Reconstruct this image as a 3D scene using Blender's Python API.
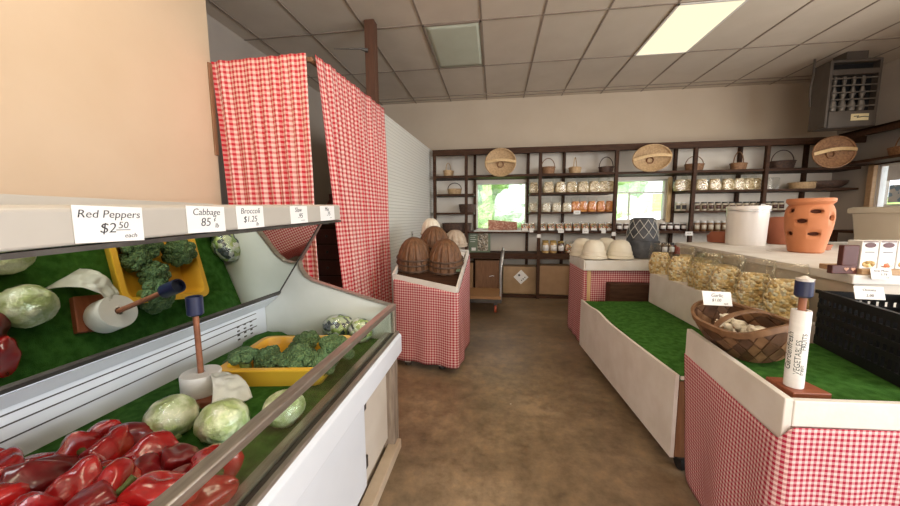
import bpy, bmesh, math, random
from mathutils import Vector, Matrix, noise
random.seed(7)
PI = math.pi
D = bpy.data
C = bpy.context.scene.collection
for o in list(D.objects):
    D.objects.remove(o)

# ------------------------------------------------------------------ camera, world, light
FPX, YAW, PITCH, ROLL = 330.0, math.radians(7.7), math.radians(6.2), math.radians(0.35)
CAM = Vector((0, 0, 1.3))
cd = D.cameras.new('camera')
cd.sensor_width = 36
cd.lens = FPX / 900 * 36
cd.clip_start = 0.02
co = D.objects.new('camera', cd)
C.objects.link(co)
co.location = CAM
RM = (Matrix.Rotation(YAW, 4, 'Z') @ Matrix.Rotation(PI / 2 - PITCH, 4, 'X') @ Matrix.Rotation(-ROLL, 4, 'Z'))
co.rotation_euler = RM.to_euler()
bpy.context.scene.camera = co

w = D.worlds.new('world')
bpy.context.scene.world = w
w.use_nodes = True
bg = w.node_tree.nodes['Background']
bg.inputs[0].default_value = (0.86, 0.93, 1.0, 1)
bg.inputs[1].default_value = 2.6


def light(name, kind, loc, rot, energy, col, size=None):
    l = D.lights.new(name, kind)
    l.energy = energy
    l.color = col
    if kind == 'AREA':
        l.shape = 'RECTANGLE'
        l.size, l.size_y = size
    o = D.objects.new(name, l)
    o.location = loc
    o.rotation_euler = rot
    C.objects.link(o)
    return o


s = light('sun', 'SUN', (0, -10, 20), (math.radians(48), 0, math.radians(-14)), 9.0, (1, .96, .88))
s.data.angle = .02
light('daylight_front', 'AREA', (0.2, -3.85, 1.55), (math.radians(90), 0, 0), 92, (1.0, .91, .78), (5.4, 2.0))
light('daylight_side', 'AREA', (4.85, -1.4, 1.65), (0, math.radians(90), 0), 225, (.86, .92, 1.0), (1.7, 3.6))
light('daylight_side_near', 'AREA', (4.85, 2.4, 1.75), (0, math.radians(90), 0), 80, (1.0, .95, .85), (1.2, 1.6))
vs = bpy.context.scene.view_settings
vs.view_transform = 'Standard'
vs.look = 'None'
vs.exposure = 0.0
vs.gamma = 1.0
vs.use_curve_mapping = False
bpy.context.scene.cycles.max_bounces = 10
bpy.context.scene.cycles.transparent_max_bounces = 16
bpy.context.scene.cycles.caustics_reflective = False
bpy.context.scene.cycles.caustics_refractive = False


# sight lines meet real planes: a photo position on a known floor, shelf or wall plane gives a place in the room
def ray(x, y):
    return (RM.to_3x3() @ Vector(((x - 450) / FPX, -(y - 253) / FPX, -1)))


def at(ax, x, y, v):
    d = ray(x, y)
    return CAM + d * ((v - CAM[ax]) / d[ax])


def ax_(x, y, v): return at(0, x, y, v)
def ay_(x, y, v): return at(1, x, y, v)
def az_(x, y, v): return at(2, x, y, v)


# ------------------------------------------------------------------ materials
class NT:
    def __init__(s, m):
        s.t = m.node_tree
        s.n = s.t.nodes
        s.b = s.n.get('Principled BSDF')

    def new(s, t, **k):
        n = s.n.new(t)
        for a, b in k.items():
            setattr(n, a, b)
        return n

    def ln(s, a, b):
        s.t.links.new(a, b)

    def math(s, op, a, b=None, c=None):
        n = s.new('ShaderNodeMath', operation=op)
        for i, v in enumerate((a, b, c)):
            if v is None:
                continue
            if isinstance(v, (int, float)):
                n.inputs[i].default_value = v
            else:
                s.ln(v, n.inputs[i])
        return n.outputs[0]

    def mix(s, f, a, b):
        n = s.new('ShaderNodeMix', data_type='RGBA')
        for sock, v in ((n.inputs[0], f), (n.inputs[6], a), (n.inputs[7], b)):
            if isinstance(v, (int, float)):
                sock.default_value = v
            elif isinstance(v, (tuple, list)):
                sock.default_value = tuple(v) + (1,) if len(v) == 3 else v
            else:
                s.ln(v, sock)
        return n.outputs[2]

    def coord(s, kind='Object', scale=(1, 1, 1)):
        tc = s.new('ShaderNodeTexCoord')
        mp = s.new('ShaderNodeMapping')
        mp.inputs['Scale'].default_value = scale
        s.ln(tc.outputs[kind], mp.inputs[0])
        return mp.outputs[0]

    def noise(s, vec, scale, detail=4, rough=.55):
        n = s.new('ShaderNodeTexNoise')
        n.inputs['Scale'].default_value = scale
        n.inputs['Detail'].default_value = detail
        n.inputs['Roughness'].default_value = rough
        s.ln(vec, n.inputs['Vector'])
        return n.outputs['Fac']

    def ramp(s, fac, stops, interp='LINEAR'):
        r = s.new('ShaderNodeValToRGB')
        r.color_ramp.interpolation = interp
        e = r.color_ramp.elements
        while len(e) < len(stops):
            e.new(.5)
        for el, (p, c) in zip(e, stops):
            el.position = p
            el.color = tuple(c) + (1,) if len(c) == 3 else c
        s.ln(fac, r.inputs[0])
        return r.outputs[0]

    def bump(s, h, strength=.3, dist=.01):
        n = s.new('ShaderNodeBump')
        n.inputs['Strength'].default_value = strength
        n.inputs['Distance'].default_value = dist
        s.ln(h, n.inputs['Height'])
        s.ln(n.outputs[0], s.b.inputs['Normal'])


def base(name, col, rough=.6, metal=0, coat=0, spec=.5):
    m = D.materials.new(name)
    m.use_nodes = True
    t = NT(m)
    t.b.inputs['Base Color'].default_value = tuple(col) + (1,)
    t.b.inputs['Roughness'].default_value = rough
    t.b.inputs['Metallic'].default_value = metal
    t.b.inputs['Coat Weight'].default_value = coat
    t.b.inputs['Specular IOR Level'].default_value = spec
    return m, t


def mottled(name, c1, c2, scale=6, rough=.6, bump=.1, bscale=None, stretch=(1, 1, 1), metal=0, coat=0, spec=.5, kind='Object', lo=.35, hi=.65, dist=.004):
    m, t = base(name, c1, rough, metal, coat, spec)
    v = t.coord(kind, stretch)
    n = t.noise(v, scale)
    t.ln(t.ramp(n, [(lo, c1), (hi, c2)]), t.b.inputs['Base Color'])
    if bump:
        t.bump(t.noise(v, bscale or scale * 5), bump, dist)
    return m


def gingham(name, period, white=(.86, .80, .76), red=(.50, .035, .05)):
    m, t = base(name, red, .85, spec=.2)
    uv = t.new('ShaderNodeUVMap')
    sp = t.new('ShaderNodeSeparateXYZ')
    t.ln(uv.outputs[0], sp.inputs[0])
    k = []
    for o in (sp.outputs[0], sp.outputs[1]):
        f = t.math('FRACT', t.math('DIVIDE', o, period))
        k.append(t.math('LESS_THAN', f, .5))
    sm = t.math('MULTIPLY', t.math('ADD', k[0], k[1]), .5)
    pink = tuple(.42 * a + .58 * b for a, b in zip(white, red))
    t.ln(t.ramp(sm, [(0, white), (.25, pink), (.75, red)], 'CONSTANT'), t.b.inputs['Base Color'])
    t.bump(t.noise(t.coord('Object'), 14, 3), .25, .01)
    return m


def film(name, gloss=.18, tint=(.96, .97, .96), rough=.12, bs=60):
    m = D.materials.new(name)
    m.use_nodes = True
    t = NT(m)
    t.n.remove(t.b)
    out = t.n['Material Output']
    tr = t.new('ShaderNodeBsdfTransparent')
    tr.inputs[0].default_value = tuple(tint) + (1,)
    gl = t.new('ShaderNodeBsdfGlossy')
    gl.inputs['Roughness'].default_value = rough
    gl.inputs[0].default_value = (1, 1, 1, 1)
    lw = t.new('ShaderNodeLayerWeight')
    lw.inputs[0].default_value = .35
    if bs:
        b = t.new('ShaderNodeBump')
        b.inputs['Strength'].default_value = .6
        b.inputs['Distance'].default_value = .006
        t.ln(t.noise(t.coord('Object'), bs, 3), b.inputs['Height'])
        t.ln(b.outputs[0], gl.inputs['Normal'])
        t.ln(b.outputs[0], lw.inputs['Normal'])
    f = t.math('MULTIPLY_ADD', lw.outputs['Fresnel'], .17, gloss)
    mx = t.new('ShaderNodeMixShader')
    t.ln(f, mx.inputs[0])
    t.ln(tr.outputs[0], mx.inputs[1])
    t.ln(gl.outputs[0], mx.inputs[2])
    t.ln(mx.outputs[0], out.inputs[0])
    return m


def emit(name, col, strength):
    m, t = base(name, (.02, .02, .02), .6)
    t.b.inputs['Emission Color'].default_value = tuple(col) + (1,)
    t.b.inputs['Emission Strength'].default_value = strength
    return m


def speckle(name, cols, scale, rough=.5, bump=.6, coat=0, dist=.01):
    m, t = base(name, cols[0], rough, 0, coat)
    v = t.coord('Object')
    vo = t.new('ShaderNodeTexVoronoi')
    vo.inputs['Scale'].default_value = scale
    t.ln(v, vo.inputs['Vector'])
    wn = t.new('ShaderNodeSeparateColor')
    t.ln(vo.outputs['Color'], wn.inputs[0])
    n = len(cols)
    t.ln(t.ramp(wn.outputs[0], [(i / n, c) for i, c in enumerate(cols)], 'CONSTANT'), t.b.inputs['Base Color'])
    t.bump(t.math('SUBTRACT', 1.0, vo.outputs['Distance']), bump, dist)
    return m


M = {}
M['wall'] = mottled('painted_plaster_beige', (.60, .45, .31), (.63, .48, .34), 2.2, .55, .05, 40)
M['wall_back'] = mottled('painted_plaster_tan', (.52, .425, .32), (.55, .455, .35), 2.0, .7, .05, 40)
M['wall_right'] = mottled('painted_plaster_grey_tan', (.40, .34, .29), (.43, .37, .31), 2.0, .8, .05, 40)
M['ceiling'] = mottled('ceiling_tile', (.60, .52, .43), (.64, .56, .47), 3, .9, .15, 120)
M['tbar'] = mottled('ceiling_grid_metal', (.25, .20, .16), (.31, .25, .20), 9, .6, 0)
M['white_paint'] = mottled('white_painted_board', (.70, .66, .61), (.78, .75, .71), 7, .55, .25, 70, dist=.003)
M['white_enamel'] = mottled('white_enamel', (.70, .73, .78), (.74, .77, .82), 3, .28, .03, 20)
M['case_wall'] = mottled('case_liner_offwhite', (.66, .69, .63), (.72, .74, .69), 4, .3, .04, 12)
M['grey_enamel'] = mottled('grey_enamel_hood', (.45, .41, .36), (.49, .45, .40), 3, .4, .03, 20)
M['metal'] = mottled('worn_aluminium', (.42, .37, .32), (.55, .50, .45), 14, .32, .06, 60, stretch=(8, 1, 8), metal=.85)
M['dark_metal'] = mottled('dull_dark_metal', (.07, .06, .055), (.11, .10, .09), 14, .45, .1, 60, metal=.6)
M['steel'] = mottled('steel_tube', (.55, .55, .55), (.66, .66, .66), 12, .3, 0, metal=.9)
M['mirror'], _t = base('mirror_glass', (.86, .90, .85), .015, 1.0)
M['glass'] = film('clear_glass', .03, (.90, .93, .90), .02, 0)
M['window_glass'] = film('window_glass', .01, (.99, 1, 1), .02, 0)
M['turf'] = mottled('artificial_turf', (.032, .115, .016), (.07, .20, .035), 30, .95, 1.0, 420, spec=.1, dist=.006)
M['dark_wood'] = mottled('dark_stained_wood', (.042, .018, .009), (.075, .034, .018), 6, .6, .15, 50, stretch=(1, 8, 8), spec=.2)
M['red_wood'] = mottled('reddish_stained_wood', (.22, .055, .022), (.30, .09, .04), 6, .45, .12, 50, stretch=(1, 8, 8))
M['brown_wood'] = mottled('brown_plank', (.20, .095, .045), (.28, .14, .07), 6, .6, .15, 50, stretch=(8, 8, 1))
M['backing'] = mottled('pale_back_wall', (.76, .69, .60), (.80, .73, .64), 3, .7, .03, 40)
M['pine'] = mottled('pale_pine', (.62, .42, .20), (.70, .50, .27), 5, .55, .08, 50, stretch=(8, 8, 1))
M['post_wood'] = mottled('red_brown_post', (.085, .035, .018), (.12, .05, .027), 5, .6, .1, 40, stretch=(8, 8, 1))
M['old_wood'] = mottled('weathered_board', (.20, .15, .11), (.34, .27, .21), 5, .7, .3, 40, stretch=(9, 9, 1))
M['kick'] = mottled('tan_kick_board', (.48, .37, .26), (.56, .45, .33), 7, .6, .1, 50)
M['beige_panel'] = mottled('beige_panel', (.60, .53, .45), (.66, .60, .52), 4, .5, .05, 40)
M['cardboard'] = mottled('cardboard', (.33, .195, .10), (.38, .23, .125), 8, .75, .08, 90)
M['cardboard2'] = mottled('shiny_cardboard', (.34, .21, .10), (.42, .27, .14), 5, .35, .05, 60)
M['paper'] = mottled('white_card', (.82, .80, .78), (.86, .84, .82), 8, .7, 0)
M['ink'], _t = base('ink', (.05, .05, .055), .7)
M['green_ink'], _t = base('green_ink', (.02, .05, .04), .7)
M['curtain'] = gingham('red_gingham_large_check', .036, (.80, .56, .49), (.52, .028, .042))
M['cloth'] = gingham('red_gingham_small_check', .0215, (.76, .54, .52), (.40, .013, .035))
M['cloth_fine'] = gingham('red_gingham_fine_check', .0160, (.76, .56, .55), (.37, .013, .045))
M['white_plastic'] = mottled('white_plastic', (.74, .70, .66), (.77, .73, .69), 3, .3, 0, coat=.3)
M['cream_pot'] = mottled('cream_papier_mache', (.72, .66, .53), (.79, .73, .61), 6, .5, .1, 40)
M['beige_tub'] = mottled('beige_plastic_tote', (.50, .45, .36), (.54, .49, .40), 4, .45, .03, 40)
M['yellow'] = mottled('yellow_plastic', (.86, .47, .035), (.90, .52, .05), 3, .35, 0, coat=.2)
M['blue'], _t = base('navy_plastic', (.010, .016, .060), .35, coat=.3)
M['black'] = mottled('black_plastic', (.006, .006, .007), (.010, .010, .011), 9, .5, .05, 60, spec=.25)
M['rust'] = mottled('rusty_rod', (.20, .07, .03), (.32, .12, .06), 30, .6, .2, 90)
M['pepper'] = mottled('red_pepper_skin', (.25, .004, .006), (.42, .010, .010), 12, .25, .25, 26, coat=.4)
M['pepper_d'] = mottled('dark_red_pepper_skin', (.10, .003, .005), (.19, .006, .008), 12, .28, .25, 26, coat=.4)
M['stem'] = mottled('green_stem', (.06, .09, .02), (.10, .13, .03), 30, .6, .1)
M['cabbage'] = mottled('cabbage_leaf', (.50, .62, .26), (.88, .92, .68), 24, .45, 1.0, 30, lo=.38, hi=.62, dist=.012)
M['broccoli'] = speckle('broccoli_floret', [(.085, .165, .065), (.12, .21, .085), (.10, .185, .075), (.16, .255, .10)], 120, .75, 1.0)
M['broc_stalk'] = mottled('broccoli_stalk', (.22, .36, .10), (.32, .46, .16), 20, .6, .1)
M['salad'] = speckle('wrapped_salad_mix', [(.62, .70, .48), (.30, .42, .12), (.80, .80, .76), (.48, .58, .20), (.07, .09, .10)], 40, .3, .8, .4)
M['film'] = film('cling_film', .05, bs=45)
M['bagfilm'] = film('cellophane', .045, bs=30)
M['sheet'] = mottled('cloudy_plastic_sheet', (.62, .63, .58), (.74, .74, .70), 16, .3, .5, 30, coat=.3)
M['roll'] = mottled('plastic_bag_roll', (.78, .77, .75), (.84, .83, .81), 16, .45, .2, 60, stretch=(1, 1, 5))
M['wicker'] = mottled('brown_wicker', (.20, .095, .045), (.34, .18, .085), 40, .65, .3, 120)
M['wicker_d'] = mottled('dark_wicker', (.055, .030, .022), (.11, .06, .04), 40, .65, .3, 120)
M['wicker_l'] = mottled('pale_wicker', (.42, .27, .14), (.58, .40, .22), 40, .65, .3, 120)
M['slat'] = mottled('bushel_slat_wood', (.10, .045, .018), (.19, .085, .036), 20, .6, .2, 60, stretch=(3, 3, 1))
M['hoop'] = mottled('dark_hoop_wood', (.06, .032, .02), (.10, .055, .03), 20, .6, .1, 60)
M['tanpot'] = mottled('tan_straw', (.36, .28, .21), (.48, .39, .30), 24, .8, .4, 90)
M['splint_a'] = mottled('walnut_splint', (.07, .030, .013), (.12, .055, .026), 26, .5, .1, 60)
M['splint_b'] = mottled('oak_splint', (.17, .085, .04), (.25, .135, .068), 26, .5, .1, 60)
M['garlic'] = mottled('garlic_skin', (.80, .74, .62), (.88, .83, .72), 14, .5, .2, 60)
M['puffs'] = speckle('pale_puffed_corn', [(.90, .66, .30), (.95, .76, .44), (.84, .58, .24), (.95, .84, .58), (.62, .40, .15)], 60, .6, 1.0, 0, .02)
M['noodle'] = speckle('pale_noodles', [(.78, .60, .34), (.86, .70, .45), (.52, .36, .17)], 48, .6, 1.0)
M['noodle_w'] = speckle('white_noodles', [(.82, .73, .55), (.70, .56, .36), (.90, .84, .70)], 44, .6, 1.0)
M['orange'] = speckle('orange_snack', [(.86, .30, .05), (.92, .42, .10), (.66, .18, .02)], 48, .5, 1.0)
M['candy'] = speckle('mixed_sweets', [(.62, .18, .07), (.75, .66, .52), (.16, .22, .09), (.80, .50, .18), (.84, .82, .74), (.25, .10, .06)], 55, .4, .5)
M['terracotta'] = mottled('terracotta', (.47, .165, .065), (.54, .205, .09), 5, .75, .06, 60)
M['terra_d'] = mottled('deep_terracotta', (.30, .09, .045), (.36, .12, .06), 5, .75, .06, 60)
M['hole'], _t = base('hollow_shade', (.10, .03, .015), .9)
M['charcoal'] = mottled('charcoal_fibre', (.04, .042, .05), (.075, .078, .088), 18, .6, .3, 60)
M['lattice'], _t = base('pale_lattice_cord', (.50, .48, .44), .6)
M['jar_dark'] = mottled('dark_preserve', (.03, .010, .008), (.09, .03, .018), 30, .15, 0, coat=.6)
M['jar_amber'] = mottled('amber_preserve', (.58, .36, .15), (.70, .50, .24), 30, .2, .2, coat=.6)
M['jar_brown'] = mottled('brown_preserve', (.13, .06, .03), (.22, .12, .06), 30, .2, .1, coat=.6)
M['jar_pale'] = mottled('pale_preserve', (.55, .47, .36), (.62, .55, .44), 30, .25, .2, coat=.6)
M['lid_w'], _t = base('white_lid', (.78, .77, .75), .35)
M['lid_d'], _t = base('dark_lid', (.03, .028, .03), .35)
M['lid_g'], _t = base('gold_lid', (.55, .38, .12), .35, .6)
M['heater'] = mottled('heater_taupe_enamel', (.065, .052, .042), (.085, .068, .055), 6, .5, .05, 40)
M['burner'] = mottled('burner_tube', (.13, .115, .10), (.18, .155, .13), 20, .5, .1, metal=.4)
M['plate'], _t = base('name_plate', (.62, .52, .30), .5)
M['soup'] = mottled('soup_carton', (.78, .75, .70), (.82, .79, .75), 6, .45, 0)
M['choc'], _t = base('chocolate_print', (.11, .035, .03), .5)
M['rack_d'] = mottled('dark_red_rack', (.075, .018, .012), (.11, .028, .018), 8, .5, .1, 50)
M['heart'], _t = base('pale_wood_cutout', (.55, .30, .20), .7)
M['tan_wood'] = mottled('tan_shelf_wood', (.45, .28, .15), (.53, .34, .19), 8, .6, .1, 50, stretch=(1, 8, 8))
M['deck_wood'] = mottled('orange_brown_deck', (.36, .18, .075), (.43, .23, .10), 8, .55, .1, 50, stretch=(1, 8, 8))
M['sign_green'] = mottled('dull_green_print', (.13, .18, .12), (.16, .21, .14), 8, .5, 0)
M['photo_print'] = speckle('printed_basket_picture', [(.30, .25, .18), (.10, .09, .07), (.55, .50, .42), (.20, .15, .10)], 45, .5, .0)
M['sign_red'] = speckle('carved_red_brown', [(.36, .13, .08), (.46, .20, .13), (.62, .38, .28)], 60, .6, .3)
M['diffuser'] = mottled('dead_diffuser', (.56, .60, .49), (.60, .64, .53), 4, .3, .05, 60)
M['lamp_on'] = emit('lit_diffuser', (1.0, .89, .62), 1.12)
M['lamp_added'] = emit('added_diffuser', (1.0, .86, .62), 11.0)
M['leaf'] = mottled('leafy_green', (.22, .36, .14), (.50, .62, .34), 4, .8, .8, 9, dist=.15)
M['leaf_b'] = mottled('bluish_leafy_green', (.34, .47, .36), (.62, .74, .64), 4, .8, .8, 9, dist=.15)  # leaf tones paled, overexposed daylight put into the colour
M['grass'] = mottled('meadow', (.22, .40, .06), (.36, .52, .14), .9, .9, .5, 12, dist=.05)
M['canopy'] = mottled('white_canopy', (.82, .82, .82), (.86, .86, .86), 3, .5, 0)
M['outlet'], _t = base('outlet_ivory', (.50, .46, .40), .5)
M['floral'] = speckle('blue_white_print', [(.75, .78, .80), (.30, .45, .60), (.80, .80, .78)], 18, .6, 0)
M['red_rubber'], _t = base('red_rubber_wheel', (.45, .09, .04), .5)
M['rubber'], _t = base('black_rubber', (.015, .015, .016), .6)


def concrete():
    m, t = base('brown_concrete', (.2, .15, .1), .5)
    v = t.coord('Object')
    n1 = t.noise(v, 1.3, 6, .62)
    n2 = t.noise(v, 9, 8, .7)
    c1 = t.ramp(n1, [(.30, (.15, .105, .062)), (.52, (.26, .185, .113)), (.74, (.40, .295, .19))])
    c2 = t.ramp(n2, [(.34, (.11, .072, .042)), (.52, (.5, .5, .5)), (.68, (.9, .82, .72))])
    mx = t.new('ShaderNodeMix', data_type='RGBA', blend_type='OVERLAY')
    mx.inputs[0].default_value = .42
    t.ln(c1, mx.inputs[6])
    t.ln(c2, mx.inputs[7])
    # crumbs and paint flecks
    vo = t.new('ShaderNodeTexVoronoi')
    vo.inputs['Scale'].default_value = 7
    t.ln(v, vo.inputs['Vector'])
    sp = t.math('MULTIPLY', t.math('LESS_THAN', vo.outputs['Distance'], .035), t.math('GREATER_THAN', n1, .52))
    t.ln(t.mix(sp, mx.outputs[2], (.62, .55, .45)), t.b.inputs['Base Color'])
    t.ln(t.ramp(n2, [(.3, (.30,) * 3), (.7, (.52,) * 3)]), t.b.inputs['Roughness'])
    t.bump(n2, .12, .01)
    return m


M['concrete'] = concrete()


def ribbed():
    m, t = base('white_ribbed_siding', (.74, .72, .66), .45)
    v = t.coord('Object')
    sp = t.new('ShaderNodeSeparateXYZ')
    t.ln(v, sp.inputs[0])
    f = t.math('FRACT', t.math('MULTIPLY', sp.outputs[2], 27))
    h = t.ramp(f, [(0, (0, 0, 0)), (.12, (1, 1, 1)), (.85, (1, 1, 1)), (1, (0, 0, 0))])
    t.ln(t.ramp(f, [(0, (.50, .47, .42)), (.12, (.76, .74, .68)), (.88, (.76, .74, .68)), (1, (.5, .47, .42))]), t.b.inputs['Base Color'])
    t.bump(h, .6, .008)
    return m


M['ribbed'] = ribbed()


# ------------------------------------------------------------------ mesh builder
class MB:
    def __init__(s):
        s.v, s.f, s.uv = [], [], []

    def add(s, v, f, uv=None):
        o = len(s.v)
        s.v += [Vector(p) for p in v]
        s.f += [tuple(i + o for i in q) for q in f]
        s.uv += uv if uv else [(p[0], p[2]) for p in v]
        return s

    def xf(s, m):
        s.v = [m @ p for p in s.v]
        return s

    def hexa(s, p):   # 4 bottom + 4 top
        return s.add(p, [(0, 3, 2, 1), (4, 5, 6, 7), (0, 1, 5, 4), (1, 2, 6, 5), (2, 3, 7, 6), (3, 0, 4, 7)])

    def box(s, x0, x1, y0, y1, z0, z1):
        return s.hexa([(x0, y0, z0), (x1, y0, z0), (x1, y1, z0), (x0, y1, z0), (x0, y0, z1), (x1, y0, z1), (x1, y1, z1), (x0, y1, z1)])

    def slab(s, quad, z0, z1):  # xy polygon
        n = len(quad)
        a = [(p[0], p[1], z0) for p in quad]
        b = [(p[0], p[1], z1) for p in quad]
        return s.add(a + b, [tuple(range(n))[::-1], tuple(range(n, 2 * n))] + [(i, (i + 1) % n, n + (i + 1) % n, n + i) for i in range(n)])

    def prism(s, pts, d):  # polygon of 3d points swept by d
        n = len(pts)
        d = Vector(d)
        a = [Vector(p) for p in pts]
        b = [p + d for p in a]
        return s.add(a + b, [tuple(range(n))[::-1], tuple(range(n, 2 * n))] + [(i, (i + 1) % n, n + (i + 1) % n, n + i) for i in range(n)])

    def loft(s, loops, cap0=True, cap1=True, closed=True):
        n = len(loops[0])
        v, f = [], []
        for l in loops:
            v += l
        for j in range(len(loops) - 1):
            for i in range(n if closed else n - 1):
                k = (i + 1) % n
                f.append((j * n + i, j * n + k, (j + 1) * n + k, (j + 1) * n + i))
        if cap0:
            f.append(tuple(range(n))[::-1])
        if cap1:
            f.append(tuple((len(loops) - 1) * n + i for i in range(n)))
        return s.add(v, f)

    def lathe(s, prof, n=24, c=(0, 0, 0), sx=1, sy=1, mod=None, cap0=True, cap1=True):
        loops = []
        for j, (r, z) in enumerate(prof):
            l = []
            for i in range(n):
                a = 2 * PI * i / n
                rr = r * (mod(a, j, z) if mod else 1)
                l.append((c[0] + rr * math.cos(a) * sx, c[1] + rr * math.sin(a) * sy, c[2] + z))
            loops.append(l)
        return s.loft(loops, cap0, cap1)

    def tube(s, pts, r, n=8, closed=False):
        pts = [Vector(p) for p in pts]
        loops = []
        prev = None
        for i, p in enumerate(pts):
            if closed:
                d = pts[(i + 1) % len(pts)] - pts[i - 1]
            else:
                d = pts[min(i + 1, len(pts) - 1)] - pts[max(i - 1, 0)]
            d.normalize()
            if prev is None:
                a = d.orthogonal().normalized()
            else:
                a = (prev - d * prev.dot(d)).normalized()
            prev = a
            b = d.cross(a)
            rr = r[i] if isinstance(r, (list, tuple)) else r
            loops.append([p + (a * math.cos(2 * PI * k / n) + b * math.sin(2 * PI * k / n)) * rr for k in range(n)])
        if closed:
            loops.append(loops[0])
            return s.loft(loops, False, False)
        return s.loft(loops)

    def strip(s, pts, up, wdt, th):  # flat band along points
        pts = [Vector(p) for p in pts]
        loops = []
        for i, p in enumerate(pts):
            d = (pts[min(i + 1, len(pts) - 1)] - pts[max(i - 1, 0)]).normalized()
            u = Vector(up)
            u = (u - d * u.dot(d)).normalized()
            q = d.cross(u)
            loops.append([p + u * wdt / 2 + q * th / 2, p - u * wdt / 2 + q * th / 2, p - u * wdt / 2 - q * th / 2, p + u * wdt / 2 - q * th / 2])
        return s.loft(loops)

    def grid(s, fn, nu, nv):
        v, uv, f = [], [], []
        for j in range(nv + 1):
            for i in range(nu + 1):
                p, t = fn(i / nu, j / nv)
                v.append(p)
                uv.append(t)
        for j in range(nv):
            for i in range(nu):
                a = j * (nu + 1) + i
                f.append((a, a + 1, a + nu + 2, a + nu + 1))
        return s.add(v, f, uv)

    def ball(s, c, r, n=12, m=8, fn=None, rot=None):
        v, f = [], []
        c = Vector(c)
        rr = r if isinstance(r, (tuple, list)) else (r, r, r)
        for j in range(m + 1):
            t = PI * j / m
            for i in range(n):
                a = 2 * PI * i / n
                d = Vector((math.sin(t) * math.cos(a), math.sin(t) * math.sin(a), -math.cos(t)))
                k = fn(d, a, t) if fn else 1
                p = Vector((d.x * rr[0], d.y * rr[1], d.z * rr[2])) * k
                if rot:
                    p = rot @ p
                v.append(c + p)
        for j in range(m):
            for i in range(n):
                k = (i + 1) % n
                f.append((j * n + i, j * n + k, (j + 1) * n + k, (j + 1) * n + i))
        return s.add(v, f)

    def build(s, name, mat, parent=None, smooth=0, bevel=0, off=None, solid=0):
        if off is None:
            off = Vector((0, 0, 0))
            q = parent
            while q is not None:
                off = off + q.location
                q = q.parent
        me = D.meshes.new(name)
        me.from_pydata([p - off for p in s.v], [], s.f)
        ul = me.uv_layers.new(name='UVMap')
        for lp in me.loops:
            ul.data[lp.index].uv = s.uv[lp.vertex_index]
        bm = bmesh.new()
        bm.from_mesh(me)
        bmesh.ops.remove_doubles(bm, verts=bm.verts, dist=1e-6)
        bmesh.ops.recalc_face_normals(bm, faces=bm.faces)
        if bevel:
            ed = [e for e in bm.edges if len(e.link_faces) == 2 and e.calc_face_angle(0) > .6]
            bmesh.ops.bevel(bm, geom=ed, offset=bevel, segments=2, affect='EDGES', profile=.5, clamp_overlap=True)
        bm.to_mesh(me)
        bm.free()
        if smooth:
            for p in me.polygons:
                p.use_smooth = True
            me.set_sharp_from_angle(angle=math.radians(smooth))
        me.materials.append(M[mat] if isinstance(mat, str) else mat)
        o = D.objects.new(name, me)
        C.objects.link(o)
        if parent is not None:
            o.parent = parent
        if solid:
            md = o.modifiers.new('thickness', 'SOLIDIFY')
            md.thickness = solid
            md.offset = 0
        return o


def B(*a): return MB().box(*a)


def tag(o, label, cat, group=None):
    o['label'] = label
    o['category'] = cat
    if group:
        o['group'] = group
    return o


def thing(name, label, cat, loc=(0, 0, 0), group=None):
    o = D.objects.new(name, None)
    o.empty_display_size = .05
    C.objects.link(o)
    o.location = loc
    return tag(o, label, cat, group)


def solo(name, mb, mat, label, cat, group=None, **k):
    xs = [p.x for p in mb.v]
    ys = [p.y for p in mb.v]
    loc = Vector(((min(xs) + max(xs)) / 2, (min(ys) + max(ys)) / 2, min(p.z for p in mb.v)))
    o = mb.build(name, mat, None, off=loc, **k)
    o.location = loc
    return tag(o, label, cat, group)


def struct(name, mb, mat, **k):
    o = mb.build(name, mat, None, **k)
    o['kind'] = 'structure'
    return o


def dup(root, loc, rot=(0, 0, 0), label=None, group=None, scale=None, cat=None):
    def cp(o, par):
        c = o.copy()
        C.objects.link(c)
        if par is not None:
            c.parent = par
        for ch in o.children:
            cp(ch, c)
        return c
    r = cp(root, None)
    r.location = loc
    r.rotation_euler = rot
    if scale:
        r.scale = scale if isinstance(scale, (tuple, list)) else (scale,) * 3
    if label:
        r['label'] = label
    if group:
        r['group'] = group
    if cat:
        r['category'] = cat
    return r


class Series:
    """first placement moves the prototype itself, later ones copy it"""
    def __init__(s, root):
        s.root, s.used = root, False

    def put(s, loc, rot=(0, 0, 0), label=None, group=None, scale=None):
        if s.used:
            return dup(s.root, loc, rot, label, group, scale)
        s.used = True
        r = s.root
        r.location, r.rotation_euler = loc, rot
        if scale:
            r.scale = scale if isinstance(scale, (tuple, list)) else (scale,) * 3
        if label:
            r['label'] = label
        if group:
            r['group'] = group
        return r


ORD = ['first', 'second', 'third', 'fourth', 'fifth', 'sixth', 'seventh', 'eighth', 'ninth', 'tenth', 'eleventh', 'twelfth', 'thirteenth', 'fourteenth', 'fifteenth', 'sixteenth', 'seventeenth', 'eighteenth', 'nineteenth', 'twentieth']


def text_mesh(body, size, shear=.15, align='CENTER', thin=-.006):
    cu = D.curves.new('lettering', 'FONT')
    cu.body = body
    cu.size = size
    cu.shear = shear
    cu.align_x = align
    cu.align_y = 'CENTER'
    cu.extrude = .0004
    cu.offset = thin * size
    cu.resolution_u = 3
    o = D.objects.new('lettering', cu)
    C.objects.link(o)
    dg = bpy.context.evaluated_depsgraph_get()
    me = D.meshes.new_from_object(o.evaluated_get(dg))
    v = [p.co.copy() for p in me.vertices]
    f = [tuple(p.vertices) for p in me.polygons]
    D.objects.remove(o)
    D.meshes.remove(me)
    D.curves.remove(cu)
    return v, f


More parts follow.
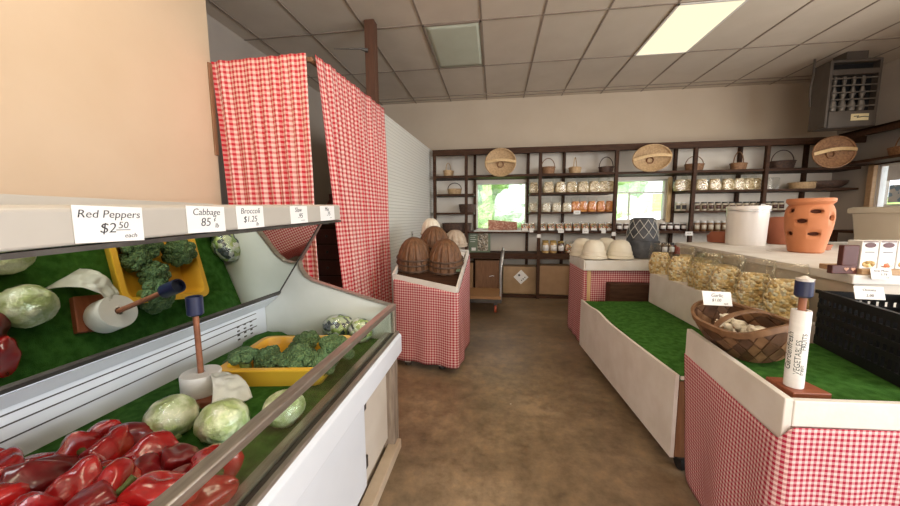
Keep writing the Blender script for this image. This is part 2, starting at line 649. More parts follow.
def card(origin, xdir, ydir, wd, ht, lines, label, mat='paper', ink='ink', name='price_card', cat='price card', group='handwritten price cards', th=.0015):
    """a thin card centred at origin, facing xdir x ydir; lines = (text, x, y, size, shear)"""
    x = Vector(xdir).normalized()
    y = Vector(ydir)
    y = (y - x * y.dot(x)).normalized()
    z = x.cross(y)
    mt = Matrix((x, y, z)).transposed().to_4x4()
    mt.translation = Vector(origin)
    mb = B(-wd / 2, wd / 2, -ht / 2, ht / 2, 0, th)
    o = mb.build(name, mat, None)
    o.matrix_world = mt
    tag(o, label, cat, group)
    if lines:
        tb = MB()
        for tx, px, py, sz, sh in lines:
            if tx == '_':
                tb.box(px - sz / 2, px + sz / 2, py - .0008, py + .0008, th, th + .0005)
                continue
            v, f = text_mesh(tx, sz, sh)
            tb.add([(p.x + px, p.y + py, th + .0003 + p.z) for p in v], f)
        tb.build('lettering', ink, o, off=Vector((0, 0, 0)))
    return o


def rrect(hx, hy, r, z, n=4, cx=0, cy=0):
    out = []
    for sx, sy, a0 in ((1, 1, 0), (-1, 1, PI / 2), (-1, -1, PI), (1, -1, 1.5 * PI)):
        for k in range(n + 1):
            a = a0 + k * PI / 2 / n
            out.append((cx + sx * (hx - r) + r * math.cos(a), cy + sy * (hy - r) + r * math.sin(a), z))
    return out


# ------------------------------------------------------------------ the room
ZC, YB, XR = 3.22, 5.7, 4.95


def wall_y(name, y0, y1, x0, x1, mat, holes):
    mb = MB()
    xs = sorted({x0, x1} | {h[0] for h in holes} | {h[1] for h in holes})
    for a, b in zip(xs, xs[1:]):
        hs = sorted([h for h in holes if h[0] <= a and h[1] >= b], key=lambda h: h[2])
        z = 0
        for h in hs:
            if h[2] > z:
                mb.box(a, b, y0, y1, z, h[2])
            z = h[3]
        mb.box(a, b, y0, y1, z, ZC)
    return struct(name, mb, mat)


def wall_x(name, x0, x1, y0, y1, mat, holes):
    mb = MB()
    ys = sorted({y0, y1} | {h[0] for h in holes} | {h[1] for h in holes})
    for a, b in zip(ys, ys[1:]):
        hs = sorted([h for h in holes if h[0] <= a and h[1] >= b], key=lambda h: h[2])
        z = 0
        for h in hs:
            if h[2] > z:
                mb.box(x0, x1, a, b, z, h[2])
            z = h[3]
        mb.box(x0, x1, a, b, z, ZC)
    return struct(name, mb, mat)


struct('floor', B(-4.6, 5.2, -4.3, 6.0, -.1, 0), 'concrete')
struct('ceiling', B(-4.6, 5.2, -4.3, 6.0, ZC, ZC + .12), 'ceiling')
W1 = (-.31, .525, 1.085, 1.868)
W2 = (1.93, 2.69, 1.225, 1.875)
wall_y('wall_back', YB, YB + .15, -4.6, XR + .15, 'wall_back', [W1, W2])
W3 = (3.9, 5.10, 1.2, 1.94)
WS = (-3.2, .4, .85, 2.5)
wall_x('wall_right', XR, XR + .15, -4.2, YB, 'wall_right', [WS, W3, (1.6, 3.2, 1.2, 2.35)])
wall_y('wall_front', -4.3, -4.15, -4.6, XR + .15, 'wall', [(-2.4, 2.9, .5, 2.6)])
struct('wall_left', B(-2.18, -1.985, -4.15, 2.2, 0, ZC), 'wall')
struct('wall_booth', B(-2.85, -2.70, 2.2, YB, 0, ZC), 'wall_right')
struct('wall_far_left', B(-2.85, -2.18, 2.05, 2.2, 0, ZC), 'wall')
# low partition with ribbed siding
pa, pb = Vector((-1.165, 3.42, 0)), Vector((-1.02, YB, 0))
pn = Vector((-(pb - pa).y, (pb - pa).x, 0)).normalized() * .05
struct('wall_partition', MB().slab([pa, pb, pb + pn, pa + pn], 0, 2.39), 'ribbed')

# thin paler sheets over the back wall behind the shelves
mb = MB()
for a, b, z0, z1 in ((-1.0, W1[0], 0, 2.33), (W1[0], W1[1], 0, W1[2]), (W1[0], W1[1], W1[3], 2.33), (W1[1], W2[0], 0, 2.33), (W2[0], W2[1], 0, W2[2]), (W2[0], W2[1], W2[3], 2.33), (W2[1], XR, 0, 2.33)):
    mb.box(a, b, YB - .003, YB, z0, z1)
struct('trim_4', mb, 'backing')

# ceiling grid
gx0, gp = -.145, .593
gy0, gq = 3.47, .985
mb = MB()
k = -8
while k < 9:
    x = gx0 + k * gp
    if x > -2.7 and x < XR:
        mb.box(x - .008, x + .008, -4.15, YB, ZC - .006, ZC)
    k += 1
for k in range(-8, 3):
    y = gy0 + k * gq
    if y < YB:
        mb.box(-2.7, XR, y - .008, y + .008, ZC - .007, ZC)
mb.box(-2.7, XR, 5.555, 5.575, ZC - .007, ZC)
struct('trim_1', mb, 'tbar')
# post from booth to ceiling, nailer on the wall end
struct('trim_2', B(-1.28, -1.18, 3.30, 3.395, 0, ZC), 'post_wood', bevel=.005)
struct('trim_3', B(-1.985, -1.972, 2.17, 2.2, 1.75, 2.38), 'brown_wood', bevel=.003)


def window_frame(idx, h, mat, bars=True, axis='y'):
    root = D.objects.new('window_%d' % idx, None)
    C.objects.link(root)
    root['kind'] = 'structure'
    x0, x1, z0, z1 = h
    f = .022
    fr = MB()
    if axis == 'y':
        root.location = ((x0 + x1) / 2, YB, z0)
        for a in ((x0, x0 + f, z0, z1), (x1 - f, x1, z0, z1), (x0, x1, z0, z0 + f), (x0, x1, z1 - f, z1)):
            fr.box(a[0], a[1], YB + .02, YB + .09, a[2], a[3])
        fr.build('window_frame', mat, root)
        B(x0 + f, x1 - f, YB + .05, YB + .056, z0 + f, z1 - f).build('pane', 'window_glass', root)
    else:
        root.location = (XR, (x0 + x1) / 2, z0)
        for a in ((x0, x0 + f, z0, z1), (x1 - f, x1, z0, z1), (x0, x1, z0, z0 + f), (x0, x1, z1 - f, z1)):
            fr.box(XR + .02, XR + .09, a[0], a[1], a[2], a[3])
        fr.build('window_frame', mat, root)
        B(XR + .05, XR + .056, x0 + f, x1 - f, z0 + f, z1 - f).build('pane', 'window_glass', root)
    return root


window_frame(1, W1, 'white_paint')
r = window_frame(2, W2, 'white_paint')
mt = MB().box(W2[0], W2[1], YB + .03, YB + .07, 1.665, 1.685).box(2.15, 2.165, YB + .03, YB + .07, W2[2], 1.67)
mt.build('muntin', 'white_paint', r)
B(2.70, 2.775, YB - .03, YB, 1.2, 1.90).build('casing', 'pine', r, bevel=.004)
r = window_frame(3, W3, 'white_paint', axis='x')
B(XR - .05, XR - .002, 5.10, 5.17, 1.15, 1.98).build('casing', 'tan_wood', r, bevel=.004)
B(XR - .05, XR - .002, 3.85, 5.17, 1.94, 1.99).build('head_casing', 'dark_wood', r, bevel=.004)
window_frame(4, WS, 'white_paint', axis='x')
window_frame(5, (1.6, 3.2, 1.2, 2.35), 'white_paint', axis='x')

# ------------------------------------------------------------------ ceiling lights
def ceiling_light(x0, y0, lit, label, lamp='lamp_on'):
    x1, y1 = x0 + gp, y0 + gq
    t = thing('ceiling_light', label, 'ceiling light', ((x0 + x1) / 2, (y0 + y1) / 2, ZC - .03), 'recessed ceiling lights')
    fr = MB()
    for a in ((x0, x0 + .02, y0, y1), (x1 - .02, x1, y0, y1), (x0, x1, y0, y0 + .02), (x0, x1, y1 - .02, y1)):
        fr.box(a[0], a[1], a[2], a[3], ZC - .014, ZC - .001)
    fr.build('frame', 'tbar' if not lit else 'white_paint', t)

    def fn(u, v):
        return (x0 + .02 + u * (gp - .04), y0 + .02 + v * (gq - .04), ZC - .008 - (.0 if lit else .012) * math.sin(PI * u) * math.sin(PI * v)), (u, v)
    MB().grid(fn, 12, 12).build('diffuser', lamp if lit else 'diffuser', t, smooth=60, solid=.003)
    return t


ceiling_light(gx0 + 3 * gp, gy0, True, 'lit warm fluorescent panel in the tiled ceiling, right of centre')
ceiling_light(gx0 - gp, gy0, False, 'unlit greenish ceiling light panel left of the lit one')
for i, (kx, ky) in enumerate(((3, -3), (0, -5), (-2, -3), (5, -5), (3, -7))):  # extra lit panels out of view, added to brighten the room
    ceiling_light(gx0 + kx * gp, gy0 + ky * gq, True, ['added unseen lit panel above the right-hand displays', 'added unseen lit panel behind the viewpoint', 'added unseen lit panel above the produce case', 'added unseen lit panel near the side windows', 'added unseen lit panel by the store front'][i], 'lamp_added')

# ------------------------------------------------------------------ curtains
def rod(name, a, b, label):
    a, b = Vector(a), Vector(b)
    return solo(name, MB().strip([a, b], (0, 0, 1), .03, .018), 'brown_wood', label, 'curtain rod', bevel=.002)


rod('curtain_rod', (-1.985, 2.245, 2.37), (-1.245, 2.245, 2.38), 'brown wooden rail from the beige wall holding the flat gingham curtain')
rod('curtain_rod', (-1.275, 2.25, 2.385), (-1.195, 3.29, 2.385), 'brown wooden rail along the booth holding the receding gingham curtain')


def curtain(tl, tr, bl, br, wd, hg, npl, amp, label, seed):
    tl, tr, bl, br = map(Vector, (tl, tr, bl, br))
    dr = (tr - tl).normalized()
    nr = Vector((dr.y, -dr.x, 0))

    def fn(u, v):
        p = tl.lerp(tr, u).lerp(bl.lerp(br, u), v)
        ph = 2 * PI * npl * (u + .035 * math.sin(7 * u + seed))
        a = amp * (.35 + .65 * min(1, v * 4)) * (.7 + .5 * noise.noise(Vector((u * 5, seed, v))))
        off = a * math.sin(ph + 1.2 * math.sin(2 * v + seed)) + .012 * noise.noise(Vector((u * 9, v * 3, seed)))
        p = p + nr * off + dr * (.25 * a * math.cos(2 * ph))
        return p, (u * wd, v * hg)
    o = MB().grid(fn, 200, 50)
    return solo('curtain', o, 'curtain', label, 'curtain', smooth=60, solid=.003)


y = 2.205
curtain((-1.98, y, 2.395), (-1.27, y, 2.405), (-1.87, y, .45), (-1.235, y, .45), .86, 2.0, 8, .020, 'flat red gingham curtain beside the beige wall, behind the produce case', 1.3)
curtain((-1.235, 2.262, 2.42), (-1.145, 3.43, 2.42), (-1.22, 2.62, .03), (-1.105, 3.40, .03), 1.75, 2.4, 13, .024, 'long red gingham curtain running back from the corner toward the partition', 4.1)

# booth interior: drawer cabinet seen through the gap
t = thing('drawer_cabinet', 'dark drawer cabinet glimpsed through the gap between the two curtains', 'cabinet', (-1.9, 3.8, 0))
B(-2.25, -1.6, 3.62, 4.05, 0, 1.22).build('body', 'dark_wood', t, bevel=.004)
for k in range(6):
    z = .08 + k * .185
    d = B(-2.22, -1.63, 3.605, 3.62, z, z + .165).build('drawer', 'rack_d', t, bevel=.003)
    MB().ball((-1.93, 3.595, z + .085), .014).build('knob', 'dark_metal', d, smooth=60)
solo('jug', MB().lathe([(.06, 0), (.10, .05), (.11, .14), (.08, .24), (.045, .30), (.05, .36)], 20, (-1.93, 3.8, 1.222)), 'rack_d', 'dark brown jug on the cabinet behind the curtain gap', 'jug', smooth=50)
solo('hook_wire', MB().tube([(-1.25, 3.295, 2.93), (-1.31, 3.25, 2.93), (-1.55, 3.2, 2.92)], [.022, .008, .004], 6), 'dark_metal', 'thin dark wire hook sticking out of the ceiling post', 'hook')
t = thing('power_outlet', 'small power outlet on the white ribbed partition above the baskets', 'outlet', (-1.107, 4.35, 1.02))
B(-1.106, -1.098, 4.31, 4.39, 1.0, 1.11).build('plate', 'outlet', t, bevel=.002)
for z in (1.03, 1.07):
    B(-1.099, -1.096, 4.335, 4.365, z - .012, z + .012).build('socket', 'black', t)

# ------------------------------------------------------------------ produce case
YE, Y0 = 1.70, -.9
t = case = thing('produce_case', 'long glass-fronted produce case with a leaning mirror, along the left side', 'display case', (-.95, .4, 0))
BED = .64
prof = [(-1.40, 0), (-.60, 0), (-.60, .09), (-.575, .09), (-.575, .60), (-1.40, .60)]
MB().prism([(x, Y0, z) for x, z in prof], (0, YE - Y0, 0)).build('body', 'beige_panel', t)
MB().box(-1.33, -.58, Y0, YE - .02, .60, BED).build('turf_liner', 'turf', t)
B(-1.40, -1.305, Y0, YE - .005, .60, .885).build('back_panel', 'white_enamel', t)
# slotted ledges under the mirror
lm = MB()
lm.box(-1.305, -1.22, Y0, YE - .012, .862, .872)
lm.prism([(-1.305, Y0, .80), (-1.288, Y0, .80), (-1.212, Y0, .862), (-1.305, Y0, .862)], (0, YE - .012 - Y0, 0))
lm.build('mirror_ledge', 'white_enamel', t)
sl = MB()
for z in (.775, .745, .705):
    sl.box(-1.306, -1.3035, Y0, YE - .08, z, z + .004)
for k in range(3):
    for q in range(4):
        sl.box(-1.306, -1.3025, YE - .22 + k * .045, YE - .205 + k * .045, .675 + .022 * q, .682 + .022 * q)
sl.build('vent_slots', 'dark_metal', t)
# mirror, leaning out toward the aisle
mt_, mb_ = Vector((-.932, 0, 1.284)), Vector((-1.212, 0, .876))
nn = Vector((mb_.z - mt_.z, 0, -(mb_.x - mt_.x))).normalized()
if nn.x > 0:
    nn = -nn
p = [Vector((mt_.x, Y0, mt_.z)), Vector((mb_.x, Y0, mb_.z))]
MB().prism([p[0], p[1], p[1] + nn * .006, p[0] + nn * .006], (0, YE - .006 - Y0, 0)).build('mirror', 'mirror', t)
e = .008
fm = MB()
for a in (mb_,):
    d = (mt_ - mb_).normalized()
    q0 = Vector((a.x, Y0, a.z)) - nn * .006
    fm.prism([q0, q0 + d * .012, q0 + d * .012 + nn * .02, q0 - d * .006 + nn * .02, q0 - d * .006], (0, YE - Y0, 0))
d = (mt_ - mb_).normalized()
q0 = Vector((mb_.x, YE - .010, mb_.z)) - nn * .003
q1 = Vector((mt_.x, YE - .010, mt_.z)) - nn * .003
fm.prism([q0, q1, q1 + nn * .02, q0 + nn * .02], (0, .006, 0))
fm.build('mirror_frame', 'dark_metal', t)
# hood
hd = [(-.868, 1.290), (-.868, 1.366), (-.885, 1.374), (-1.40, 1.374), (-1.40, 1.30), (-.93, 1.286)]
hs = lambda yy: .036 * (1.785 - yy)
MB().loft([[(x, yy, z - hs(yy)) for x, z in hd] for yy in (Y0, 1.785)]).build('hood', 'grey_enamel', t, bevel=.006)
MB().loft([[(x, yy, z - hs(yy)) for x, z in ((-.90, 1.276), (-.866, 1.276), (-.866, 1.287), (-.90, 1.287))] for yy in (Y0, 1.786)]).build('hood_lip', 'dark_metal', t)
B(-1.44, -1.40, Y0, 1.5, 0, 1.374).build('rear_panel', 'grey_enamel', t)
# end panel
E_ = [(-1.40, .60), (-1.40, .885), (-1.215, .885)]
for px, py in ((298, 262), (300, 270), (305, 277), (313, 282), (325, 286), (345, 292.5), (370, 300.5), (392, 307)):
    q = ay_(px, py, YE)
    E_.append((q.x, q.z))
E_.append((-.56, .60))
MB().prism([(x, YE, z) for x, z in E_], (0, .03, 0)).build('end_panel', 'case_wall', t)
fr_pts = [Vector((x, YE + .012, z + .004)) for x, z in E_[3:-1]]
top_in = Vector((-.945, YE + .012, 1.284))
fr_all = [top_in] + fr_pts
MB().strip([top_in, fr_pts[0]], (0, 1, 0), .036, .010).strip(fr_pts, (0, 1, 0), .036, .010).build('end_frame', 'metal', t, smooth=40)
# front glass, rails, bumper
RZ = fr_pts[-1].z
RX = fr_pts[-1].x
B(RX - .022, RX + .014, Y0, YE + .035, RZ - .018, RZ + .006).build('top_rail', 'metal', t, bevel=.004)
B(RX - .004, RX + .002, Y0, YE, .655, RZ - .016).build('front_glass', 'glass', t)
B(RX - .012, RX + .012, YE, YE + .034, .60, RZ - .016).build('corner_post', 'metal', t, bevel=.003)
B(RX - .045, RX - .008, Y0, YE, .60, .672).build('inner_channel', 'metal', t, bevel=.006)
B(RX - .006, RX + .012, Y0, YE, .60, .668).build('outer_channel', 'dark_metal', t, bevel=.003)
B(RX + .012, RX + .028, Y0, YE + .03, .645, .672).build('trim_strip', 'metal', t, bevel=.003)
MB().prism([(-.575, Y0, .545), (RX + .040, Y0, .55), (RX + .040, Y0, .645), (RX + .028, Y0, .660), (-.575, Y0, .660)], (0, YE + .035 - Y0, 0)).build('bumper', 'white_enamel', t, bevel=.004)
dr = B(-.574, -.545, -.5, 1.27, .13, .545).build('door_panel', 'white_enamel', t, bevel=.003)
for z in (.20, .47):
    B(-.574, -.548, 1.275, 1.30, z, z + .055).build('hinge', 'dark_metal', dr, bevel=.003)
B(-.60, -.535, YE - .06, YE + .02, 0, .56).build('end_post', 'old_wood', t, bevel=.003)
B(-.575, -.515, Y0, YE - .005, 0, .055).build('kick_board', 'kick', t, bevel=.004)

# price cards on the hood
HX = -.867
def hood_card(x0, x1, yc, ht, lines, label, tilt=0):
    a, b = ax_(x0, yc, HX), ax_(x1, yc, HX)
    wd = (b - a).length
    mid = (a + b) / 2
    sc = wd / .16
    card((HX + .0005, mid.y, 1.330 - hs(mid.y)), (0, 1, tilt + .036), (0, 0, 1), wd, ht, lines(wd, ht), label)


hood_card(72, 142, 220, .080, lambda w, h: [('Red Peppers', 0, h * .27, .0245, .2), ('$2', -w * .06, -h * .12, .032, .2), ('50', w * .17, -h * .04, .022, .2), ('_', w * .17, -h * .17, .03, 0), ('each', w * .28, -h * .34, .015, .2)], 'handwritten red peppers price card, largest and nearest on the grey hood', -.05)
hood_card(186, 224, 215, .078, lambda w, h: [('Cabbage', 0, h * .27, .028, .2), ('85', -w * .05, -h * .12, .036, .2), ('¢', w * .2, h * .0, .018, .2), ('lb', w * .25, -h * .26, .02, .2)], 'handwritten cabbage price card, second from the near end of the hood', -.03)
hood_card(236, 263, 214, .078, lambda w, h: [('Broccoli', 0, h * .27, .028, .2), ('$1.25', -w * .03, -h * .1, .03, .2), ('lb', w * .22, -h * .34, .018, .2)], 'price card on the hood just above the mirrored yellow tray, third of five')
hood_card(290, 307, 213, .076, lambda w, h: [('Slaw', -w * .05, h * .27, .028, .2), ('.95', w * .05, -h * .08, .03, .2), ('_', w * .2, -h * .34, .03, 0)], 'fourth price card on the hood, right above the gingham seen under it')
hood_card(320, 334, 212, .074, lambda w, h: [('Mix', -w * .05, h * .27, .028, .2), ('.75', w * .05, -h * .05, .03, .2), ('_', w * .2, -h * .34, .02, 0)], 'last small price card at the far tip of the hood')

# ---- produce
def pepper_mesh(seed, L=.15, R=.052, lob=3):
    rnd = random.Random(seed)
    ph, bend = rnd.random() * 6, rnd.uniform(-.25, .25)
    n, m = 26, 20
    loops = []
    for j in range(m + 1):
        q = j / m
        if q < .06:
            rr = R * (.35 + q / .06 * .35)
            z = L * (.03 - .03 * q / .06)
        else:
            s_ = (q - .06) / .94
            rr = R * (math.sin(PI * min(1, .30 + s_ * .70)) ** .42 * (1 - .16 * s_) + .0)
            rr = max(rr, R * .05)
            z = L * s_
        l = []
        for i in range(n):
            a = 2 * PI * i / n
            k = 1 + .15 * math.cos(lob * a + ph + .5 * q) * (.6 + .6 * q) + .06 * math.cos(2 * a + ph * 2)
            k *= 1 + .20 * noise.noise(Vector((math.cos(a) * 1.6 + seed, math.sin(a) * 1.6, q * 3.5)))
            dz = .022 * math.cos(lob * a + ph) * max(0, q - .75) * 4
            l.append((rr * k * math.cos(a) + bend * (q * q) * L, rr * k * math.sin(a), z + dz * .4))
        loops.append(l)
    mb = MB().loft(loops)
    # lie on its side: axis along +X
    st = MB().tube([(0, 0, .008), (.003, 0, -.012), (.010, .003, -.034)], [.011, .007, .009], 8)
    rot = Matrix.Rotation(PI / 2, 4, 'Y') @ Matrix.Translation((0, 0, -L / 2))
    return mb.xf(rot), st.xf(rot)


PG = 'red bell peppers heaped at the near end of the produce case'
PL = 'glossy red bell pepper in the heap inside the glass produce case'
protos = []
for sd, L, R, lob, m_ in ((1, .135, .050, 3, 'pepper'), (2, .115, .053, 4, 'pepper'), (3, .145, .047, 3, 'pepper_d'), (4, .125, .051, 3, 'pepper'), (5, .11, .050, 4, 'pepper_d')):
    a, b = pepper_mesh(sd, L, R, lob)
    rt_ = thing('red_pepper', PL, 'red pepper', (0, 0, 0), PG)
    a.build('fruit', m_, rt_, smooth=80)
    b.build('stem', 'stem', rt_, smooth=60)
    protos.append(Series(rt_))
rnd = random.Random(12)
spots = []
for iy in range(8):
    for ix in range(7):
        x = -1.235 + ix * .103 + rnd.uniform(-.012, .012) + (iy % 2) * .03
        yy = .10 + iy * .083 + rnd.uniform(-.010, .010)
        if x < -.615:
            spots.append((x, yy, BED + .047))
spots += [(-1.11, .745, BED + .044), (-1.01, .757, BED + .044)]
for iy in range(6):
    for ix in range(6):
        x = -1.19 + ix * .106 + rnd.uniform(-.013, .013)
        yy = .12 + iy * .082 + rnd.uniform(-.010, .010)
        if x < -.63:
            spots.append((x, yy, BED + .100))
spots = [q for q in spots if not (q[0] < -1.13 and q[1] > .60)]
for i, (x, yy, z) in enumerate(spots):
    protos[rnd.randrange(5)].put((x, yy, z), (rnd.uniform(-3, 3), rnd.uniform(-.35, .35), rnd.uniform(0, 6.28)), scale=rnd.uniform(.82, .96))


def cabbage_mb(seed, r):
    def fn(d, a, tt):
        k = 1 + .05 * noise.noise(d * 2.2 + Vector((seed, 0, 0)))
        # overlapping leaf edges
        q = noise.noise(d * 1.6 + Vector((0, seed, 3)))
        k += .035 * (1 if q > .0 else 0) + .02 * (1 if q > .22 else 0)
        k += .012 * math.sin(9 * (a + 1.5 * noise.noise(d * 2))) * math.sin(tt)
        return k
    return MB().ball((0, 0, 0), (r, r, r * .88), 48, 30, fn)


def cab(px, py, r, label, seed, rz):
    c = az_(px, py, BED + r * .86)
    tt = thing('cabbage', label, 'cabbage', (c.x, c.y, BED + r * .86), 'film-wrapped cabbages')
    cabbage_mb(seed, r).build('head', 'cabbage', tt, off=Vector((0, 0, 0)), smooth=70)

    def fn(d, a, t_):
        return 1.05 + .02 * math.sin(14 * a + 6 * noise.noise(d * 3)) * math.sin(t_) + .03 * noise.noise(d * 5 + Vector((seed, 1, 1)))
    MB().ball((0, 0, 0), (r, r, r * .89), 40, 24, fn).build('plastic_wrap', 'film', tt, off=Vector((0, 0, 0)), smooth=70)
    tt.rotation_euler = (0, 0, rz)


cab(172, 416, .066, 'film-wrapped pale green cabbage left of the standing bag roll', 1, .4)
cab(223, 421, .067, 'film-wrapped cabbage in front of the bag roll, touching the peppers', 7, 1.9)
cab(284, 408, .060, 'film-wrapped cabbage close to the front glass, right of the others', 13, 3.0)

# bag roll on a rod with a navy cap
def bag_stand(base_c, zb, r, h, rodtop, capz0, capz1, capr, label, rollmat='roll', basebox=None, loose=None, text=None, basemat='red_wood', ruffle=False):
    x, yy = base_c
    tt = thing('bag_roll_stand', label, 'bag roll stand', (x, yy, zb))
    if basebox:
        MB().slab(basebox, zb, zb + .022).build('base', basemat, tt, bevel=.003)
    z0 = zb + .023
    ro = MB().lathe([(.012, 0), (r * .97, 0), (r, .004), (r, h - .004), (r * .97, h), (.014, h), (.014, h - .02)], 40, (x, yy, z0), cap0=False, cap1=True).build('bag_roll', rollmat, tt, smooth=40)
    MB().tube([(x, yy, z0), (x, yy, rodtop)], .0095, 10).build('rod', 'rust', tt, smooth=50)
    MB().lathe([(capr * .75, capz0), (capr, capz0 + .006), (capr, capz1), (capr * .86, capz1), (capr * .86, capz1 - .012), (.002, capz1 - .012)], 24, (x, yy, 0), cap1=True).build('cap', 'blue', tt, smooth=40)
    if ruffle:
        MB().lathe([(.004, 0), (capr * .82, 0), (capr * .95, .012), (capr * .6, .012), (.004, .020)], 40, (x, yy, capz1 - .004), mod=lambda a, j, z: 1 + .10 * math.sin(9 * a) * (j > 1)).build('bag_ruffle', 'white_plastic', tt, smooth=50)
    if loose:
        loose(tt, z0)
    if text:
        text(ro, z0)
    return tt


c0 = Vector((-1.07, 1.03, BED))


def loose1(tt, z0):
    a = Vector((c0.x + .055, c0.y + .01, z0 + .068))
    b = Vector((c0.x + .17, c0.y - .06, BED + .012))

    def fn(u, v):
        p = a.lerp(b, v) + Vector((.02 * math.sin(v * 3), 0, .03 * math.sin(PI * v)))
        wdt = .035 + .05 * v
        sd = Vector((.35, .75, -.25 * (1 - v))).normalized()
        p = p + sd * (u - .5) * wdt * 1.6 + Vector((0, 0, .010 * noise.noise(Vector((u * 4, v * 7, 2)))))
        p.z = max(p.z, BED + .004)
        return p, (u, v)
    MB().grid(fn, 14, 26).build('loose_bag', 'sheet', tt, smooth=70, solid=.002)


bag_stand((c0.x, c0.y), BED, .064, .075, 1.005, .952, 1.022, .026, 'short white bag roll with copper rod and navy cap, standing among the cabbages', basebox=[(c0.x - .03, c0.y - .09), (c0.x + .10, c0.y - .06), (c0.x + .08, c0.y + .09), (c0.x - .06, c0.y + .06)], loose=loose1)

# yellow tray with broccoli
p1, p2 = az_(236, 387, BED), az_(318, 386, BED)
dx = (p2 - p1).normalized()
ang = math.atan2(dx.y, dx.x)
hx = (p2 - p1).length / 2 + .01
hy = .145
dyv = Vector((-dx.y, dx.x, 0))
tc = (p1 + p2) / 2 + dyv * hy
t = thing('produce_tray', 'deep yellow plastic tray holding broccoli in the produce case', 'tray', (tc.x, tc.y, BED))
t.rotation_euler = (0, 0, ang)
Z0 = Vector((0, 0, 0))
lp = [rrect(hx, hy, .03, .001), rrect(hx + .03, hy + .025, .035, .078), rrect(hx + .045, hy + .04, .04, .080), rrect(hx + .045, hy + .04, .04, .087), rrect(hx + .024, hy + .02, .035, .087), rrect(hx - .006, hy - .006, .028, .008)]
MB().loft(lp).build('tray_body', 'yellow', t, off=Z0, smooth=40)


def broc(seed, r, label, loc, rot):
    tt = thing('broccoli', label, 'broccoli', loc, 'broccoli heads in the yellow tray')
    rn = random.Random(seed)
    mb = MB()

    def bumpy(d, a, t_):
        return 1 + .16 * noise.noise(d * 3.5 + Vector((seed, 0, 0))) + .07 * noise.noise(d * 9 + Vector((seed, 2, 0)))
    cs = [(0, 0, .022)] + [(r * .38 * math.cos(k * 1.26 + seed), r * .38 * math.sin(k * 1.26 + seed), .012 + rn.uniform(-.008, .008)) for k in range(5)] + [(r * .70 * math.cos(k * .79 + seed), r * .70 * math.sin(k * .79 + seed), rn.uniform(-.016, .004)) for k in range(8)]
    for c in cs:
        mb.ball(c, r * rn.uniform(.30, .42), 18, 12, bumpy)
    mb.build('crown', 'broccoli', tt, off=Z0, smooth=80)
    MB().tube([(0, 0, .0), (.004, 0, -.04), (.006, .002, -.075)], [.03, .022, .020], 10).build('stalk', 'broc_stalk', tt, off=Z0, smooth=50)
    tt.rotation_euler = rot


bl = ['broccoli head at the left front corner of the yellow tray', 'small broccoli head second from the left in the tray', 'largest broccoli head, front centre of the yellow tray', 'broccoli head at the rear of the tray behind the largest one', 'broccoli head at the right front of the yellow tray', 'broccoli head at the rear right corner of the tray, nearest the glass', 'broccoli head lying between the two front heads']
for i, (px, py, z, r) in enumerate(((242, 354, .735, .072), (266, 353, .735, .055), (298, 353, .745, .082), (304, 339, .745, .066), (322, 357, .735, .060), (338, 343, .76, .078), (278, 359, .725, .056))):
    c = az_(px, py, z)
    broc(i * 3 + 1, r, bl[i], (c.x, c.y, z - .015), (random.uniform(-.5, .5), random.uniform(-.5, .5), i))

for i, (px, py, r, lb) in enumerate(((339, 327, .092, 'film-wrapped salad bundle at the far end of the case, left of its twin'), (360, 331, .068, 'smaller film-wrapped salad bundle at the far right corner of the case'))):
    c = az_(px, py, BED + .055)
    t = thing('salad_bundle', lb, 'salad', (c.x, c.y, BED + .055), 'wrapped salad bundles')
    MB().ball((0, 0, 0), (r, r * .8, .066), 24, 16, lambda d, a, tt: 1 + .12 * noise.noise(d * 3 + Vector((i, 0, 0)))).build('leaves', 'salad', t, off=Z0, smooth=70)
    MB().ball((0, 0, 0), (r * 1.06, r * .86, .070), 24, 16, lambda d, a, tt: 1 + .1 * noise.noise(d * 4 + Vector((i, 3, 0)))).build('plastic_wrap', 'film', t, off=Z0, smooth=70)
solo('salad_heap', MB().ball((-1.17, 1.50, BED + .03), (.09, .12, .03), 20, 12, lambda d, a, tt: 1 + .2 * noise.noise(d * 3)), 'turf', 'dark green crumpled liner hump by the rear corner of the case', 'liner', smooth=60)


